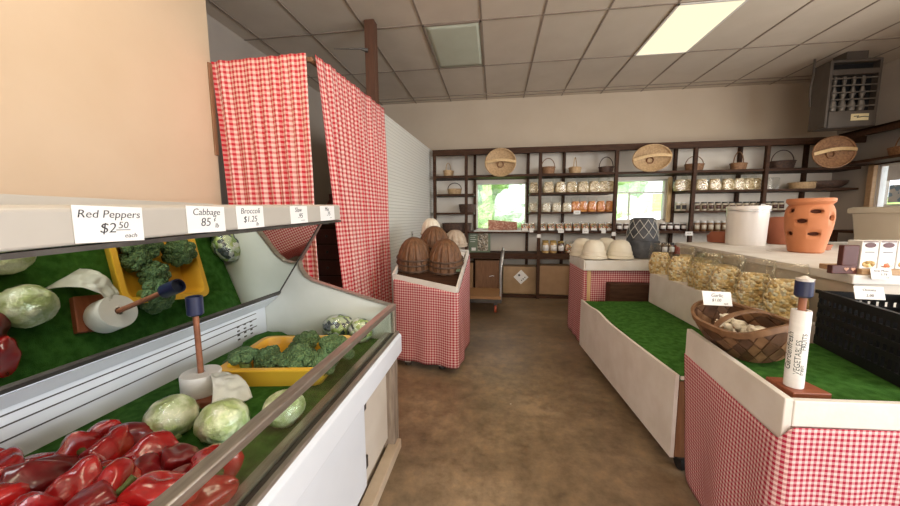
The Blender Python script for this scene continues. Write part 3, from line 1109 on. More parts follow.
# ------------------------------------------------------------------ skirts
def skirt(parent, path, matname='cloth', waves=30, amp=.012, nv=24, seed=0, name='skirt'):
    """path: (x, y, ztop, zbot) around a table; cloth hangs from it"""
    P = [Vector((p[0], p[1], 0)) for p in path]
    L = [0]
    for a, b in zip(P, P[1:]):
        L.append(L[-1] + (b - a).length)
    tot = L[-1]

    def fn(u, v):
        s_ = u * tot
        i = max(k for k in range(len(L) - 1) if L[k] <= s_ + 1e-9)
        q = (s_ - L[i]) / (L[i + 1] - L[i])
        p = P[i].lerp(P[i + 1], q)
        d = (P[i + 1] - P[i]).normalized()
        nr = Vector((d.y, -d.x, 0))
        # blend the normal at the corners
        for k in range(1, len(P) - 1):
            w_ = max(0, 1 - abs(s_ - L[k]) / .05)
            if w_:
                d2 = ((P[k + 1] - P[k]).normalized() + (P[k] - P[k - 1]).normalized()).normalized()
                nr = nr.lerp(Vector((d2.y, -d2.x, 0)), w_).normalized()
        ln = (path[i][4] if len(path[i]) > 4 else 0) * (1 - q) + (path[i + 1][4] if len(path[i + 1]) > 4 else 0) * q
        zt = path[i][2] + (path[i + 1][2] - path[i][2]) * q
        zb = path[i][3] + (path[i + 1][3] - path[i][3]) * q
        off = amp * v * (math.sin(s_ * waves + 2 * math.sin(s_ * 4 + seed)) + .8 * noise.noise(Vector((s_ * 5, v * 2, seed)))) + .006 + .010 * v
        p = p + nr * off
        return Vector((p.x + ln * v, p.y, zt + (zb - zt) * v)), (s_, (zt + (zb - zt) * v))
    return MB().grid(fn, max(40, int(tot * 90)), nv).build(name, matname, parent, smooth=70, solid=.002)


# ------------------------------------------------------------------ gingham basket table on the left
FL, FR_ = Vector((-.865, 2.73, .80)), Vector((-.295, 2.585, .725))
BR, BL = Vector((-.262, 3.30, .955)), Vector((-.90, 3.38, 1.01))
t = thing('display_table', 'low gingham-skirted display table with tilted top, beside the long curtain', 'table', (-.55, 2.95, 0))


def bar(mb, a, b, h, th, up=(0, 0, 1)):
    mb.strip([a, b], up, h, th)
    return mb


tm = MB()
for a, b in ((FL, FR_), (FR_, BR), (BR, BL), (BL, FL)):
    bar(tm, a - Vector((0, 0, .012)), b - Vector((0, 0, .012)), .055, .02)
tm.build('rim', 'white_paint', t, bevel=.002)
n_ = (FR_ - FL).cross(BL - FL).normalized()
dn = Vector((0, 0, -.028))
MB().hexa([q + dn - Vector((0, 0, .015)) for q in (FL, FR_, BR, BL)] + [q + dn for q in (FL, FR_, BR, BL)]).build('table_top', 'dark_wood', t)
for lx, ly in ((-.75, 2.74), (-.44, 2.70), (-.38, 3.1), (-.72, 3.2)):
    B(lx - .025, lx + .025, ly - .025, ly + .025, .03, .70).build('leg', 'white_paint', t)
    MB().lathe([(.022, 0), (.03, .005), (.03, .028), (.02, .034)], 12, (lx, ly, 0)).build('foot', 'dark_metal', t)
skirt(t, [(BL.x + .02, BL.y, .95, .10), (FL.x - .004, FL.y + .02, .775, .045), (FL.x + .01, FL.y - .008, .775, .06), (FR_.x - .006, FR_.y - .008, .695, .07), (FR_.x + .010, FR_.y + .006, .695, .07), (BR.x + .012, BR.y, .93, .09)], amp=.012, waves=22, seed=2)


def on_top(px, py):
    d = ray(px, py)
    p0 = FL + dn
    q = (p0 - CAM).dot(n_) / d.dot(n_)
    return CAM + d * q


def bushel(mats=('slat', 'hoop'), R=.125, H=.22, rings=((.97, .01), (.95, .05), (.93, .085)), ns=14, name='bushel_basket', lab='', grp=None):
    tt = thing(name, lab, 'basket', (0, 0, 0), grp)
    prof = [(R, 0), (R * .97, H * .2), (R * .92, H * .4), (R * .83, H * .6), (R * .68, H * .78), (R * .48, H * .92), (R * .24, H), (.004, H * 1.01)]
    MB().lathe(prof, ns * 6, mod=lambda a, j, z: 1 + .03 * (1 if (a / (2 * PI) * ns) % 1 > .17 else -1.6) * (1 if j < 6 else .4)).build('slats', mats[0], tt, smooth=25)
    for f, z in rings:
        rr = R * f + .006
        MB().tube([(rr * math.cos(2 * PI * k / 32), rr * math.sin(2 * PI * k / 32), z) for k in range(32)], .007, 6, True).build('hoop', mats[1], tt, smooth=60)
    return tt


sr = Series(bushel(lab='x', grp='stacked upturned dark bushel baskets'))
tilt = Matrix.Rotation(.0, 4, 'X')
nrm = n_ if n_.z > 0 else -n_
qrot = Vector((0, 0, 1)).rotation_difference(nrm)
eul = (nrm.y * -.6, nrm.x * .6, 0)
for px, py, sc, lb in ((411, 274, 1.30, 'dark upturned bushel basket at the left front of the gingham table'), (443, 276, 1.30, 'dark upturned bushel basket at the right front of the gingham table'), (432, 260, 1.32, 'dark upturned bushel basket behind the two front ones, second row')):
    p = on_top(px, py)
    p = Vector((p.x, p.y + .15, p.z + .035))
    sr.put(p, eul, lb, scale=sc)
sp_ = Series(bushel(('cream_pot', 'tanpot'), .105, .17, ((.98, .01),), 10, 'bushel_basket', 'x', 'pale upturned baskets at the back of the gingham table'))
sp_.put(Vector((-.66, 3.42, 1.12)), (.1, 0, 0), 'pale cream upturned basket standing highest at the back of the gingham table')
tp = bushel(('tanpot', 'tanpot'), .12, .17, ((.98, .01), (1.0, .03)), 10, 'bushel_basket', 'tan straw upturned basket at the rear right of the gingham table', 'pale upturned baskets at the back of the gingham table')
tp.location = (-.40, 3.36, 1.0)
card((-.345, 3.13, .930), (1, 0, -.0), (0, .94, .34), .12, .16, [], 'blank white card lying at the right rear of the gingham table', name='paper_card', cat='card', group=None)
for k in range(3):
    card((-.315, 2.86 + k * .07, .832 + k * .024), (1, 0, 0), (0, .94, .34), .035, .045, [], ['green seed packet lying nearest on the gingham table edge', 'green seed packet in the middle on the gingham table edge', 'green seed packet farthest back on the gingham table edge'][k], mat='sign_green', name='seed_packet', cat='packet', group='green packets on the gingham table', th=.006)

# ------------------------------------------------------------------ back shelving
YF = 5.3
SA, SB, SC, SD, SE = 1.955, 1.668, 1.372, 1.068, .722
PX = [-.957, -.45, .687, 1.79, 2.86, 3.785]
BX = [-.335, .54, 1.109, 2.775, 3.678, 4.56]
XL, XE = -.985, XR - .005
t = thing('shelving_unit', 'dark brown wall-length shelving across the back wall', 'shelves', (1.9, 5.5, 0))
for x in PX:
    B(x - .024, x + .024, YF - .02, YF + .03, 0 if x < 1 else .0, 2.35).build('upright', 'dark_wood', t, bevel=.003)
for x in BX:
    B(x - .022, x + .022, YB - .05, YB - .003, 0, 2.35).build('upright', 'dark_wood', t)
B(XL, XE, YF - .022, YF, 2.265, 2.355).build('fascia', 'dark_wood', t, bevel=.004)
B(XL, XE, YF, YB - .003, 2.33, 2.355).build('shelf', 'dark_wood', t)


def shelf(x0, x1, z, th=.028, yf=YF, mat='dark_wood'):
    return B(x0, x1, yf, YB - .003, z - th, z).build('shelf', mat, t, bevel=.003)


shelf(XL, XE, SA, .036)
for a, b in ((XL, -.33), (.54, 1.80), (2.78, XE)):
    shelf(a, b, SB)
for a, b in ((XL, -.33), (.54, 1.80), (2.78, 4.35)):
    shelf(a, b, SC)
shelf(XL, 4.6, SD)
shelf(XL, 4.6, SE, .045)
B(XL, 4.6, YF - .012, YF + .02, SE - .09, SE - .045).build('counter_apron', 'dark_wood', t)
B(XL, 4.6, YF + .02, YF + .05, 0, .05).build('kick_rail', 'dark_wood', t)
for x in (.115, .70, 1.22):
    B(x - .012, x + .012, YF + .02, YF + .06, .05, SE - .045 if x < .1 else .56).build('divider', 'dark_wood', t)
B(-.33, .55, YF + .002, YB, SD, SD + .012).build('sill_board', 'white_paint', t)
B(1.9, 2.72, YF + .002, YB, SD, SD + .012).build('sill_board', 'dark_wood', t)

XS = 4.60
t2 = thing('shelving_unit', 'dark brown shelf boards along the right wall under the heater', 'shelves', (4.78, 4.0, 1.0))
B(XS, XS + .022, 2.2, 5.27, 2.29, 2.38).build('fascia', 'dark_wood', t2, bevel=.004)
B(XS, XR - .003, 2.2, 5.27, 2.355, 2.38).build('shelf', 'dark_wood', t2)
B(XS, XR - .003, 2.2, 5.27, 1.955, 1.99).build('shelf', 'dark_wood', t2, bevel=.003)
B(XS, XR - .003, 2.2, 5.27, 1.06, 1.095).build('shelf', 'dark_wood', t2, bevel=.003)
B(XS, XR - .003, 2.2, 5.27, .68, .725).build('shelf', 'dark_wood', t2, bevel=.003)
for yy in (5.2, 3.6, 2.25):
    B(XS, XS + .05, yy - .025, yy + .025, 0, 1.07).build('upright', 'dark_wood', t2)


# ---- baskets
def wicker_basket(label, rx, ry, h, flare=1.15, handle=.12, mat='wicker', rows=8, nseg=40, cross=False, grp='wicker baskets on the top shelf', hmat=None):
    tt = thing('wicker_basket', label, 'basket', (0, 0, 0), grp)
    mb = MB()
    prof = []
    for j in range(rows * 2 + 1):
        q = j / (rows * 2)
        prof.append((1 / flare + (1 - 1 / flare) * math.sin(q * PI / 2), h * q))
    inner = [(r - .07, max(z, .006)) for r, z in prof[::-1]]
    mb.lathe(prof + inner, nseg, sx=rx, sy=ry, mod=lambda a, j, z: 1 + .022 * math.sin(a * nseg / 4 + PI * ((j // 2) % 2)))
    mb.build('body', mat, tt, smooth=60)
    MB().tube([((rx + .002) * math.cos(2 * PI * k / 32), (ry + .002) * math.sin(2 * PI * k / 32), h) for k in range(32)], .007, 6, True).build('rim', mat, tt, smooth=60)
    if handle:
        pts = [(rx * .97 * math.cos(PI * k / 16), 0, h + handle * math.sin(PI * k / 16)) if not cross else (0, ry * .97 * math.cos(PI * k / 16), h + handle * math.sin(PI * k / 16)) for k in range(17)]
        MB().tube(pts, .0065, 6).build('handle', hmat or mat, tt, smooth=60)
    return tt


def put_b(px, z, Y, label, rx, ry, h, rz=0, **k):
    b = wicker_basket(label, rx, ry, h, **k)
    c = ay_(px, 170, Y)
    b.location = (c.x, Y, z + .001)
    b.rotation_euler = (0, 0, rz)
    return b


put_b(448.5, SA, 5.46, 'small pale basket with tall narrow handle, far left of the top shelf', .105, .08, .09, cross=False, rz=1.3, handle=.13, mat='wicker_l')
put_b(548, SA, 5.46, 'brown round basket with hoop handle above the pale snack bags', .105, .09, .11, handle=.14)
put_b(575, SA, 5.46, 'light boat-shaped basket with upright handle, middle of the top shelf', .14, .09, .09, handle=.16, mat='wicker_l', rz=1.2)
put_b(606, SA, 5.46, 'small dark basket with big round handle left of the second window tray', .105, .09, .09, handle=.155, mat='wicker_d')
put_b(694, SA, 5.46, 'small brown basket with thin handle half hidden by an upright', .125, .09, .10, handle=.12)
put_b(738, SA, 5.46, 'red-brown basket with thin handle right of the hidden one', .12, .09, .095, handle=.17, rz=.5)
put_b(781.5, SA, 5.46, 'dark flared basket with round handle near the right end of the top shelf', .15, .11, .11, handle=.16, mat='wicker_d')
b = wicker_basket('shadowed basket with hoop handle on the right wall shelf above the window', .17, .12, .09, handle=.17, mat='wicker')
b.location = (4.74, 4.62, 1.992)
b.rotation_euler = (0, 0, 1.3)
put_b(454.5, SB, 5.46, 'pale basket with dark thin handle on the second shelf at far left', .115, .09, .085, handle=.10, mat='wicker_l', hmat='wicker_d', grp='baskets on the second shelf')
put_b(804, SB, 5.46, 'oval pale-banded basket on the second shelf near the corner', .16, .12, .09, handle=0, mat='wicker_l', grp='baskets on the second shelf')
b = wicker_basket('flat dark basket lying on the second shelf in the corner', .27, .16, .10, handle=0, mat='wicker_d', grp='baskets on the second shelf', flare=1.6)
b.location = (4.66, 5.47, SB + .001)
b = wicker_basket('dark wicker hamper-like basket on the third shelf at far left', .14, .10, .13, handle=0, mat='wicker_d', grp='baskets on the lower left shelves')
c = ay_(467, 208, 5.46)
b.location = (c.x + .01, 5.46, SC + .001)
b = wicker_basket('long low dark basket on the sill-height shelf at far left', .24, .12, .13, handle=0, mat='wicker_d', grp='baskets on the lower left shelves', flare=1.05)
b.location = (-.62, 5.46, SD + .001)


def tray_basket(label, rx, rz_, depth, px, py, Y, lean, roll, mat='wicker_l', ring=True):
    """big shallow round basket leaning on the wall with a band handle across it"""
    tt = thing('round_tray_basket', label, 'basket', (0, 0, 0), 'large shallow baskets leaning on the top shelf')
    prof = []
    for j in range(15):
        q = j / 14
        prof.append((q if q > .02 else .02, -depth * (1 - q ** 2.4)))
    back = [(max(.02, r - .0), z - .012) for r, z in prof[::-1]]
    MB().lathe(prof + back, 72, sx=rx, sy=rz_, mod=lambda a, j, z: 1 + .010 * math.sin(a * 24 + PI * (j % 2)), cap0=True, cap1=True).build('bowl', mat, tt, smooth=50)
    MB().tube([(rx * math.cos(2 * PI * k / 48), rz_ * math.sin(2 * PI * k / 48), .002) for k in range(48)], .012, 8, True).build('rim', mat, tt, smooth=60)
    MB().strip([(rx * (k / 8 - 1), .03 * math.sin(PI * k / 16), .02 + .02 * math.sin(PI * k / 16)) for k in range(17)], (0, 1, 0), .040, .010).build('handle', 'pine', tt, smooth=40)
    if ring:
        MB().tube([(.045 * math.cos(2 * PI * k / 20), -.02 + .045 * math.sin(2 * PI * k / 20), -depth + .012) for k in range(20)], .010, 6, True).build('boss', 'wicker', tt, smooth=60)
    c = ay_(px, py, Y)
    tt.location = c
    tt.rotation_euler = (PI / 2 - lean, roll, 0)
    return tt


tray_basket('large round shallow basket with cross band above the first window', .228, .205, .06, 500.5, 162.4, 5.212, .03, .0)
tray_basket('large shell-like oval basket leaning above the second window', .258, .185, .07, 652, 158, 5.205, .03, -.10)
tray_basket('largest round flat basket at the right end of the top shelf below the heater', .240, .195, .055, 834, 152, 4.98, .04, -.10, 'wicker')


# ---- bags
def snack_bag(cont, label, grp, wd=.15, th=.08, hc=.16, ht=.245, name='snack_bag'):
    tt = thing(name, label, 'bag', (0, 0, 0), grp)

    def ring(z, w_, d_, r_):
        return rrect(w_, d_, min(r_, w_ * .95, d_ * .95), z, 3)
    lp = []
    for j in range(11):
        q = j / 10
        k = .86 + .22 * math.sin(PI * min(1, q * 1.05 + .12)) ** .8
        if q > .85:
            k *= 1 - (q - .85) * 1.0
        lp.append([(x * (1 + .05 * noise.noise(Vector((x * 30, y * 30, q * 3)))), y * (1 + .06 * noise.noise(Vector((x * 20, 5, q * 4)))), z) for x, y, z in ring(hc * q, wd / 2 * k, th / 2 * k, .03)])
    MB().loft(lp).build('contents', cont, tt, smooth=60)
    lp = []
    for j in range(13):
        q = j / 12
        z = ht * q
        k = .90 + .22 * math.sin(PI * min(1, q * .9 + .1)) ** .8
        flat = 1 if z < hc else max(.06, 1 - (z - hc) / (ht - hc) * 1.0)
        wv = 1 + (.10 * (z - hc) / (ht - hc) if z > hc else 0)
        l = []
        for x, y, zz in ring(z, wd / 2 * k * wv, th / 2 * k + .002, .025):
            wob = .012 * noise.noise(Vector((x * 40, 2, q * 6))) * (1 if z > hc * .9 else .2)
            l.append((x, y * flat + wob, zz + (.014 * noise.noise(Vector((x * 25, 7, 1))) if j == 12 else 0)))
        lp.append(l)
    MB().loft(lp, True, False).build('film', 'bagfilm', tt, smooth=60)
    return tt


def row(proto, xs, z, Y, lab, grp, rz=.15, sc=1.0, jit=.0):
    s_ = Series(proto)
    for i, px in enumerate(xs):
        c = ay_(px, 200, Y)
        s_.put((c.x, Y + random.uniform(-jit, jit), z + .001), (0, 0, random.uniform(-rz, rz)), lab(i), grp, sc)


row(snack_bag('noodle', '', '', .155, .085, .165, .25), [548, 560, 571, 582.5, 593.5, 603, 611.5], SB, 5.42, lambda i: '%s bag of pale noodles from the left, second shelf between the windows' % ORD[i], 'pale bags on the second shelf between the windows')
row(snack_bag('noodle', '', '', .13, .085, .165, .25), [533.5], SB, 5.42, lambda i: 'pale noodle bag on the second shelf just right of the first window', 'pale bags on the second shelf between the windows')
row(snack_bag('noodle', '', '', .155, .09, .165, .25), [679, 686.5, 700, 713, 726, 737, 747, 756], SB, 5.42, lambda i: '%s bag of pale noodles from the left, shelf right of the second window' % ORD[i], 'pale bags on the shelf right of the second window')
row(snack_bag('noodle_w', '', '', .135, .085, .14, .23), [533.5, 546, 556.5, 567], SC, 5.42, lambda i: '%s whitish noodle bag from the left, third shelf between the windows' % ORD[i], 'whitish bags on the third shelf')
row(snack_bag('orange', '', '', .125, .085, .16, .23), [575.5, 583, 592, 601, 610], SC, 5.42, lambda i: '%s orange snack bag from the left, third shelf beside the second window' % ORD[i], 'orange snack bags on the third shelf')


def jar(cont, lid, label, grp, r=.04, h=.10, lab=None, name='jar'):
    tt = thing(name, label, 'jar', (0, 0, 0), grp)
    MB().lathe([(r * .9, 0), (r, .006), (r, h * .76), (r * .82, h * .85)], 16).build('jar_body', cont, tt, smooth=50)
    MB().lathe([(r * .86, h * .84), (r * .88, h * .85), (r * .88, h), (r * .8, h * 1.005)], 16).build('lid', lid, tt, smooth=50)
    if lab:
        n = 9
        lp = [[((r + e_) * math.cos(-PI / 2 + (k / (n - 1) - .5) * 1.9), (r + e_) * math.sin(-PI / 2 + (k / (n - 1) - .5) * 1.9), z) for k in range(n)] for z, e_ in ((h * .2, .001), (h * .64, .001))]
        MB().loft(lp, False, False, False).build('jar_label', lab, tt, smooth=60, solid=.001)
    return tt


def tub(cont, label, grp, wd=.118, h=.125):
    tt = thing('deli_tub', label, 'tub', (0, 0, 0), grp)
    MB().loft([rrect(wd * .42, wd * .42, .015, .001), rrect(wd * .465, wd * .465, .015, h * .84)]).build('sweets', cont, tt, smooth=40)
    MB().loft([rrect(wd * .44, wd * .44, .015, .0), rrect(wd * .485, wd * .485, .015, h * .9)], True, False).build('clear_wall', 'bagfilm', tt, smooth=40)
    MB().loft([rrect(wd * .5, wd * .5, .015, h * .88), rrect(wd * .5, wd * .5, .015, h), rrect(wd * .4, wd * .4, .01, h * 1.02)]).build('lid', 'film', tt, smooth=30)
    B(-wd * .36, wd * .36, -wd * .49, -wd * .47, h * .02, h * .26).build('tub_label', 'paper', tt)
    return tt


row(tub('candy', '', ''), [525, 532, 543, 551.5, 560, 568.5, 577, 585.5, 594, 602.5, 610], SD + .012, 5.40, lambda i: '%s clear tub of mixed sweets from the left, sill-height shelf' % ORD[i], 'clear sweet tubs on the sill-height shelf', 0)
row(jar('jar_dark', 'lid_w', '', '', .042, .115, 'paper'), [620, 627, 664, 671, 678, 685], SD + .012, 5.40, lambda i: '%s squat dark jam jar from the left, on the ledge below the second window' % ORD[i], 'dark jars below the second window', 0)
row(jar('jar_dark', 'lid_w', '', '', .042, .115, 'paper'), [656], SD + .012, 5.40, lambda i: 'squat dark jam jar right behind the charcoal lattice pot', 'dark jars below the second window', 0)
row(jar('jar_brown', 'lid_w', '', '', .042, .15, 'jar_pale'), [698, 705, 712, 719, 726, 733, 740, 747, 754], SD, 5.40, lambda i: '%s tall brown jar from the left, sill-height shelf right of second window' % ORD[i], 'brown jars right of the second window', 0)
row(jar('jar_pale', 'lid_w', '', '', .036, .13, 'ink'), [678, 684], SC, 5.40, lambda i: '%s slim white-capped jar right beside the second window casing' % ORD[i], 'white-capped slim jars', 0)
row(jar('jar_pale', 'lid_d', '', '', .04, .125, 'jar_dark'), [697, 704, 711, 718, 725, 732, 739, 746, 753, 760, 768, 774.5, 781], SC, 5.40, lambda i: '%s dark-lidded preserve jar from the left, third shelf right of second window' % ORD[i], 'dark-lidded jars on the third shelf', 0)
row(jar('jar_amber', 'lid_g', '', '', .055, .20, 'paper', 'honey_jar'), [546.5, 554.5], SE, 5.40, lambda i: '%s tall honey-coloured jar with white label on the dark counter' % ORD[i], 'honey-coloured jars on the counter', 0)
row(jar('jar_dark', 'lid_g', '', '', .05, .19, 'paper', 'honey_jar'), [562], SE, 5.40, lambda i: 'dark jar with white label right of the honey-coloured jars', 'honey-coloured jars on the counter', 0)
row(snack_bag('candy', '', '', .14, .1, .15, .2, 'candy_bag'), [571, 581], SE, 5.42, lambda i: '%s bag of mixed sweets on the counter behind the cream pots' % ORD[i], 'bags on the counter', .1)
row(snack_bag('orange', '', '', .16, .1, .15, .19, 'candy_bag'), [590, 600], SE, 5.42, lambda i: '%s orange-brown bag on the counter behind the cream pots' % ORD[i], 'bags on the counter', .1)
row(jar('jar_dark', 'lid_d', '', '', .045, .17, 'paper'), [610, 617, 624, 660, 667, 674, 689, 697, 704], SE, 5.40, lambda i: '%s dark-lidded jar from the left on the counter behind the right-hand displays' % ORD[i], 'dark jars on the counter', 0)
row(jar('pepper', 'lid_w', '', '', .045, .16, None), [681], SE, 5.40, lambda i: 'bright red jar among the dark jars on the counter', 'dark jars on the counter', 0)
solo('clear_container', MB().loft([rrect(.07, .07, .02, 0), rrect(.075, .075, .02, .15), rrect(.06, .06, .02, .17)]).xf(Matrix.Translation((ay_(771, 180, 5.42).x, 5.42, SB + .001))), 'bagfilm', 'clear plastic container at the right end of the pale bags', 'container', smooth=40)

# shelf price tags
for px, py, wd, lab, z in ((577, 212.4, .10, 'small white price tag on the orange snack shelf edge', SC), (561, 231, .085, 'white price tag under the clear sweet tubs, left of the larger tag', SD), (585.5, 231.5, .09, 'white price tag under the clear sweet tubs, near the middle', SD), (603.5, 231.5, .065, 'narrow white price tag under the last clear sweet tubs', SD), (538.7, 236, .06, 'white price tag on the shelf post left of the honey jars', SD), (613.6, 234, .06, 'white price tag on the shelf post beside the second window', SD), (689, 233.5, .10, 'white price tag under the jars right of the charcoal pot', SD), (763, 206, .06, 'white price tag on the shelf post behind the white bucket', SC), (531.5, 230.5, .06, 'white price tag under the tubs at the first window corner', SD)):
    c = ay_(px, py, YF - .026)
    card(c, (1, 0, 0), (0, 0, 1), wd, .058, [('$2.50', 0, 0, .022, .1)] if wd > .07 else [], lab, group='white price tags on the back shelves')

# window sign, counter sign
c = ay_(502.5, 225.5, 5.55)
t = thing('carved_sign', 'red-brown carved wooden plank leaning on the sill of the first window', 'sign', (c.x, 5.55, SD + .012))
MB().hexa([(c.x - .235, 5.54, SD + .014), (c.x + .24, 5.54, SD + .014), (c.x + .24, 5.56, SD + .014), (c.x - .235, 5.56, SD + .014), (c.x - .235, 5.57, SD + .185), (c.x + .24, 5.57, SD + .145), (c.x + .24, 5.59, SD + .145), (c.x - .235, 5.59, SD + .185)]).build('plank', 'sign_red', t)
c = ay_(479.5, 242, 5.40)
t = thing('counter_sign', 'dull green printed sign with a basket picture standing on the dark counter', 'sign', (c.x, 5.40, SE))
B(c.x - .175, c.x + .175, 5.39, 5.42, SE + .001, SE + .345).build('board', 'sign_green', t, bevel=.003)
B(c.x - .03, c.x + .14, 5.386, 5.39, SE + .03, SE + .32).build('picture', 'photo_print', t)
B(c.x - .13, c.x - .06, 5.386, 5.39, SE + .03, SE + .08).build('sticker', 'paper', t)
lt = MB()
for k in range(4):
    lt.box(c.x - .15, c.x - .05 - .02 * (k % 2), 5.387, 5.39, SE + .28 - k * .035, SE + .287 - k * .035)
lt.build('print_lines', 'paper', t)

# cardboard under the counter
def carton(name, x0, x1, z0, z1, label, mat, y0=5.37, y1=5.62):
    tt = thing(name, label, 'box', ((x0 + x1) / 2, (y0 + y1) / 2, z0))
    B(x0, x1, y0, y1, z0, z1).build('carton', mat, tt, bevel=.006)
    B(x0 + .02, x1 - .02, y0 + .1, y0 + .15, z1, z1 + .001).build('tape', 'tan_wood', tt)
    return tt


b1 = carton('cardboard_box', .14, .69, .051, .50, 'wide cardboard box with a diamond label under the dark counter', 'cardboard2')
c = ay_(521, 277, 5.37)
dm = MB().prism([(c.x, 5.3685, c.z + .12), (c.x + .12, 5.3685, c.z), (c.x, 5.3685, c.z - .12), (c.x - .12, 5.3685, c.z)], (0, .0012, 0)).build('diamond_label', 'paper', b1)
lm = MB()
for dx_, dz_, w_ in ((-.03, .03, .022), (.035, -.03, .014), (.06, -.005, .012), (0.01, -.055, .012)):
    lm.prism([(c.x + dx_, 5.3678, c.z + dz_ + w_), (c.x + dx_ + w_, 5.3678, c.z + dz_), (c.x + dx_, 5.3678, c.z + dz_ - w_), (c.x + dx_ - w_, 5.3678, c.z + dz_)], (0, .0006, 0))
lm.build('label_marks', 'ink', dm)
carton('cardboard_box', .715, 1.205, .051, .52, 'plain cardboard box under the counter, right of the labelled one', 'cardboard')
b3 = carton('cardboard_box', -.31, .08, .051, .60, 'tall brown cardboard box behind the platform cart', 'brown_wood')
MB().tube([(-.08, 5.368, .33), (-.03, 5.366, .345), (0, 5.366, .34)], .006, 6).build('white_scrawl', 'paper', b3)
carton('cardboard_box', -.52, -.345, .051, .55, 'narrow cardboard box left of the tall brown one, behind the cart', 'cardboard')

# platform cart
t = thing('platform_cart', 'wood-decked platform cart with steel push handle by the cardboard boxes', 'cart', (-.35, 4.65, 0))
B(-.85, .09, 4.38, 4.92, .195, .235).build('deck', 'deck_wood', t, bevel=.004)
B(-.85, .10, 4.37, 4.93, .145, .195).build('frame', 'dark_metal', t, bevel=.004)
MB().tube([(.09, 4.42, .17), (.09, 4.42, .60), (.115, 4.43, .80), (.125, 4.50, .845), (.125, 4.82, .845), (.115, 4.88, .80), (.09, 4.88, .60), (.09, 4.88, .17)], .016, 10).build('handle', 'steel', t, smooth=60)
for cx, cy in ((.02, 4.44), (.02, 4.86), (-.78, 4.44), (-.78, 4.86)):
    fk = B(cx - .025, cx + .025, cy - .03, cy + .03, .085, .145).build('caster', 'dark_metal', t)
    MB().lathe([(.008, -.015), (.055, -.015), (.058, 0), (.055, .015), (.008, .015)], 20).xf(Matrix.Translation((cx, cy - .0, .0585)) @ Matrix.Rotation(PI / 2, 4, 'Y')).build('wheel', 'red_rubber', fk, smooth=40)

# ------------------------------------------------------------------ right-hand displays
# middle table with cream pots
ZM = .86
A0, A1 = Vector((.84, 3.62, 0)), Vector((.885, 3.36, 0))
t = thing('display_table', 'gingham-skirted table with white tray top holding cream pots, mid room', 'table', (1.4, 3.7, 0))
quad = [(A1.x, A1.y), (1.70, 3.43), (1.68, 4.0), (A0.x + .03, 3.92)]
MB().slab([(q[0], q[1]) for q in quad], ZM - .03, ZM).build('table_top', 'white_paint', t)
rm = MB()
q3 = [Vector((q[0], q[1], ZM - .04)) for q in quad]
for a, b in zip(q3, q3[1:] + q3[:1]):
    rm.strip([a, b], (0, 0, 1), .10, .022)
rm.build('tray_rim', 'white_paint', t, bevel=.003)
for lx, ly in ((.93, 3.40), (1.64, 3.48), (1.62, 3.92), (.93, 3.86)):
    B(lx - .02, lx + .02, ly - .02, ly + .02, 0, ZM - .03).build('leg', 'pine', t)
skirt(t, [(A0.x + .025, 3.90, ZM - .085, .03), (A1.x - .003, A1.y + .01, ZM - .085, .03), (A1.x + .012, A1.y + .006, ZM - .085, .03), (A1.x + .04, A1.y + .05, ZM - .085, .03), (1.66, 3.47, ZM - .085, .03)], amp=.006, waves=30, seed=5)
solo('wooden_crate', B(1.09, 1.58, 3.24, 3.37, 0, .66), 'dark_wood', 'dark wooden box between the turf platform and the gingham table', 'box', bevel=.004)


def dome(label):
    tt = thing('upturned_pot', label, 'pot', (0, 0, 0), 'cream upturned pots on the tray table')
    MB().lathe([(.125, 0), (.128, .03), (.118, .035), (.116, .07), (.110, .075), (.100, .125), (.08, .165), (.05, .185), (.003, .19)], 32).build('shell', 'cream_pot', tt, smooth=35)
    MB().tube([(.128 * math.cos(2 * PI * k / 32), .128 * math.sin(2 * PI * k / 32), .008) for k in range(32)], .006, 6, True).build('rim', 'cream_pot', tt, smooth=60)
    return tt


sd_ = Series(dome('x'))
for px, yy, lb in ((582, 3.78, 'cream upturned pot at the left end of the tray, second row'), (593.5, 3.54, 'cream upturned pot at the front left of the tray'), (606, 3.86, 'cream upturned pot at the rear centre of the tray'), (619.5, 3.56, 'cream upturned pot at the front right, beside the charcoal pot')):
    c = ay_(px, 255, yy)
    sd_.put((c.x, yy, ZM + .012), (0, 0, 0), lb)
c = ay_(642, 240, 3.75)
t = thing('lattice_pot', 'charcoal upturned pot stack with pale lattice cords behind the cream pots', 'pot', (c.x, 3.75, ZM + .012))
pr_ = [(.172, 0), (.172, .05), (.165, .16), (.158, .165), (.150, .17), (.142, .27), (.112, .395), (.088, .41), (.003, .412)]
MB().lathe([(r_, z_) for r_, z_ in pr_], 40).build('pots', 'charcoal', t, off=Z0, smooth=35)
lat = MB()
for k in range(10):
    for sg in (1, -1):
        pts = []
        for j in range(9):
            q = j / 8
            z = .20 + .19 * q
            rr = .150 - (z - .17) * .08 if z < .27 else .142 - (z - .27) * .24
            a = 2 * PI * k / 10 + sg * q * .95
            pts.append(((rr + .004) * math.cos(a), (rr + .004) * math.sin(a), z))
        lat.tube(pts, .0032, 5)
lat.build('lattice', 'lattice', t, off=Z0, smooth=60)

# low turf platform
GZ = .522
G = [(.895, 1.655), (.82, 3.13), (1.735, 3.2), (1.535, 1.655)]
t = thing('turf_platform', 'low rolling platform topped with green turf, right of the aisle', 'platform', (1.3, 2.4, 0))
MB().slab(G, .11, GZ - .02).build('frame', 'brown_wood', t)
MB().slab([(G[0][0] + .006, G[0][1] + .01), (G[1][0] + .006, G[1][1] - .01), (G[2][0], G[2][1] - .01), (G[3][0], G[3][1] + .01)], GZ - .02, GZ).build('turf_top', 'turf', t)
bd = MB()
a, b = Vector((G[0][0], G[0][1], 0)), Vector((G[1][0], G[1][1], 0))


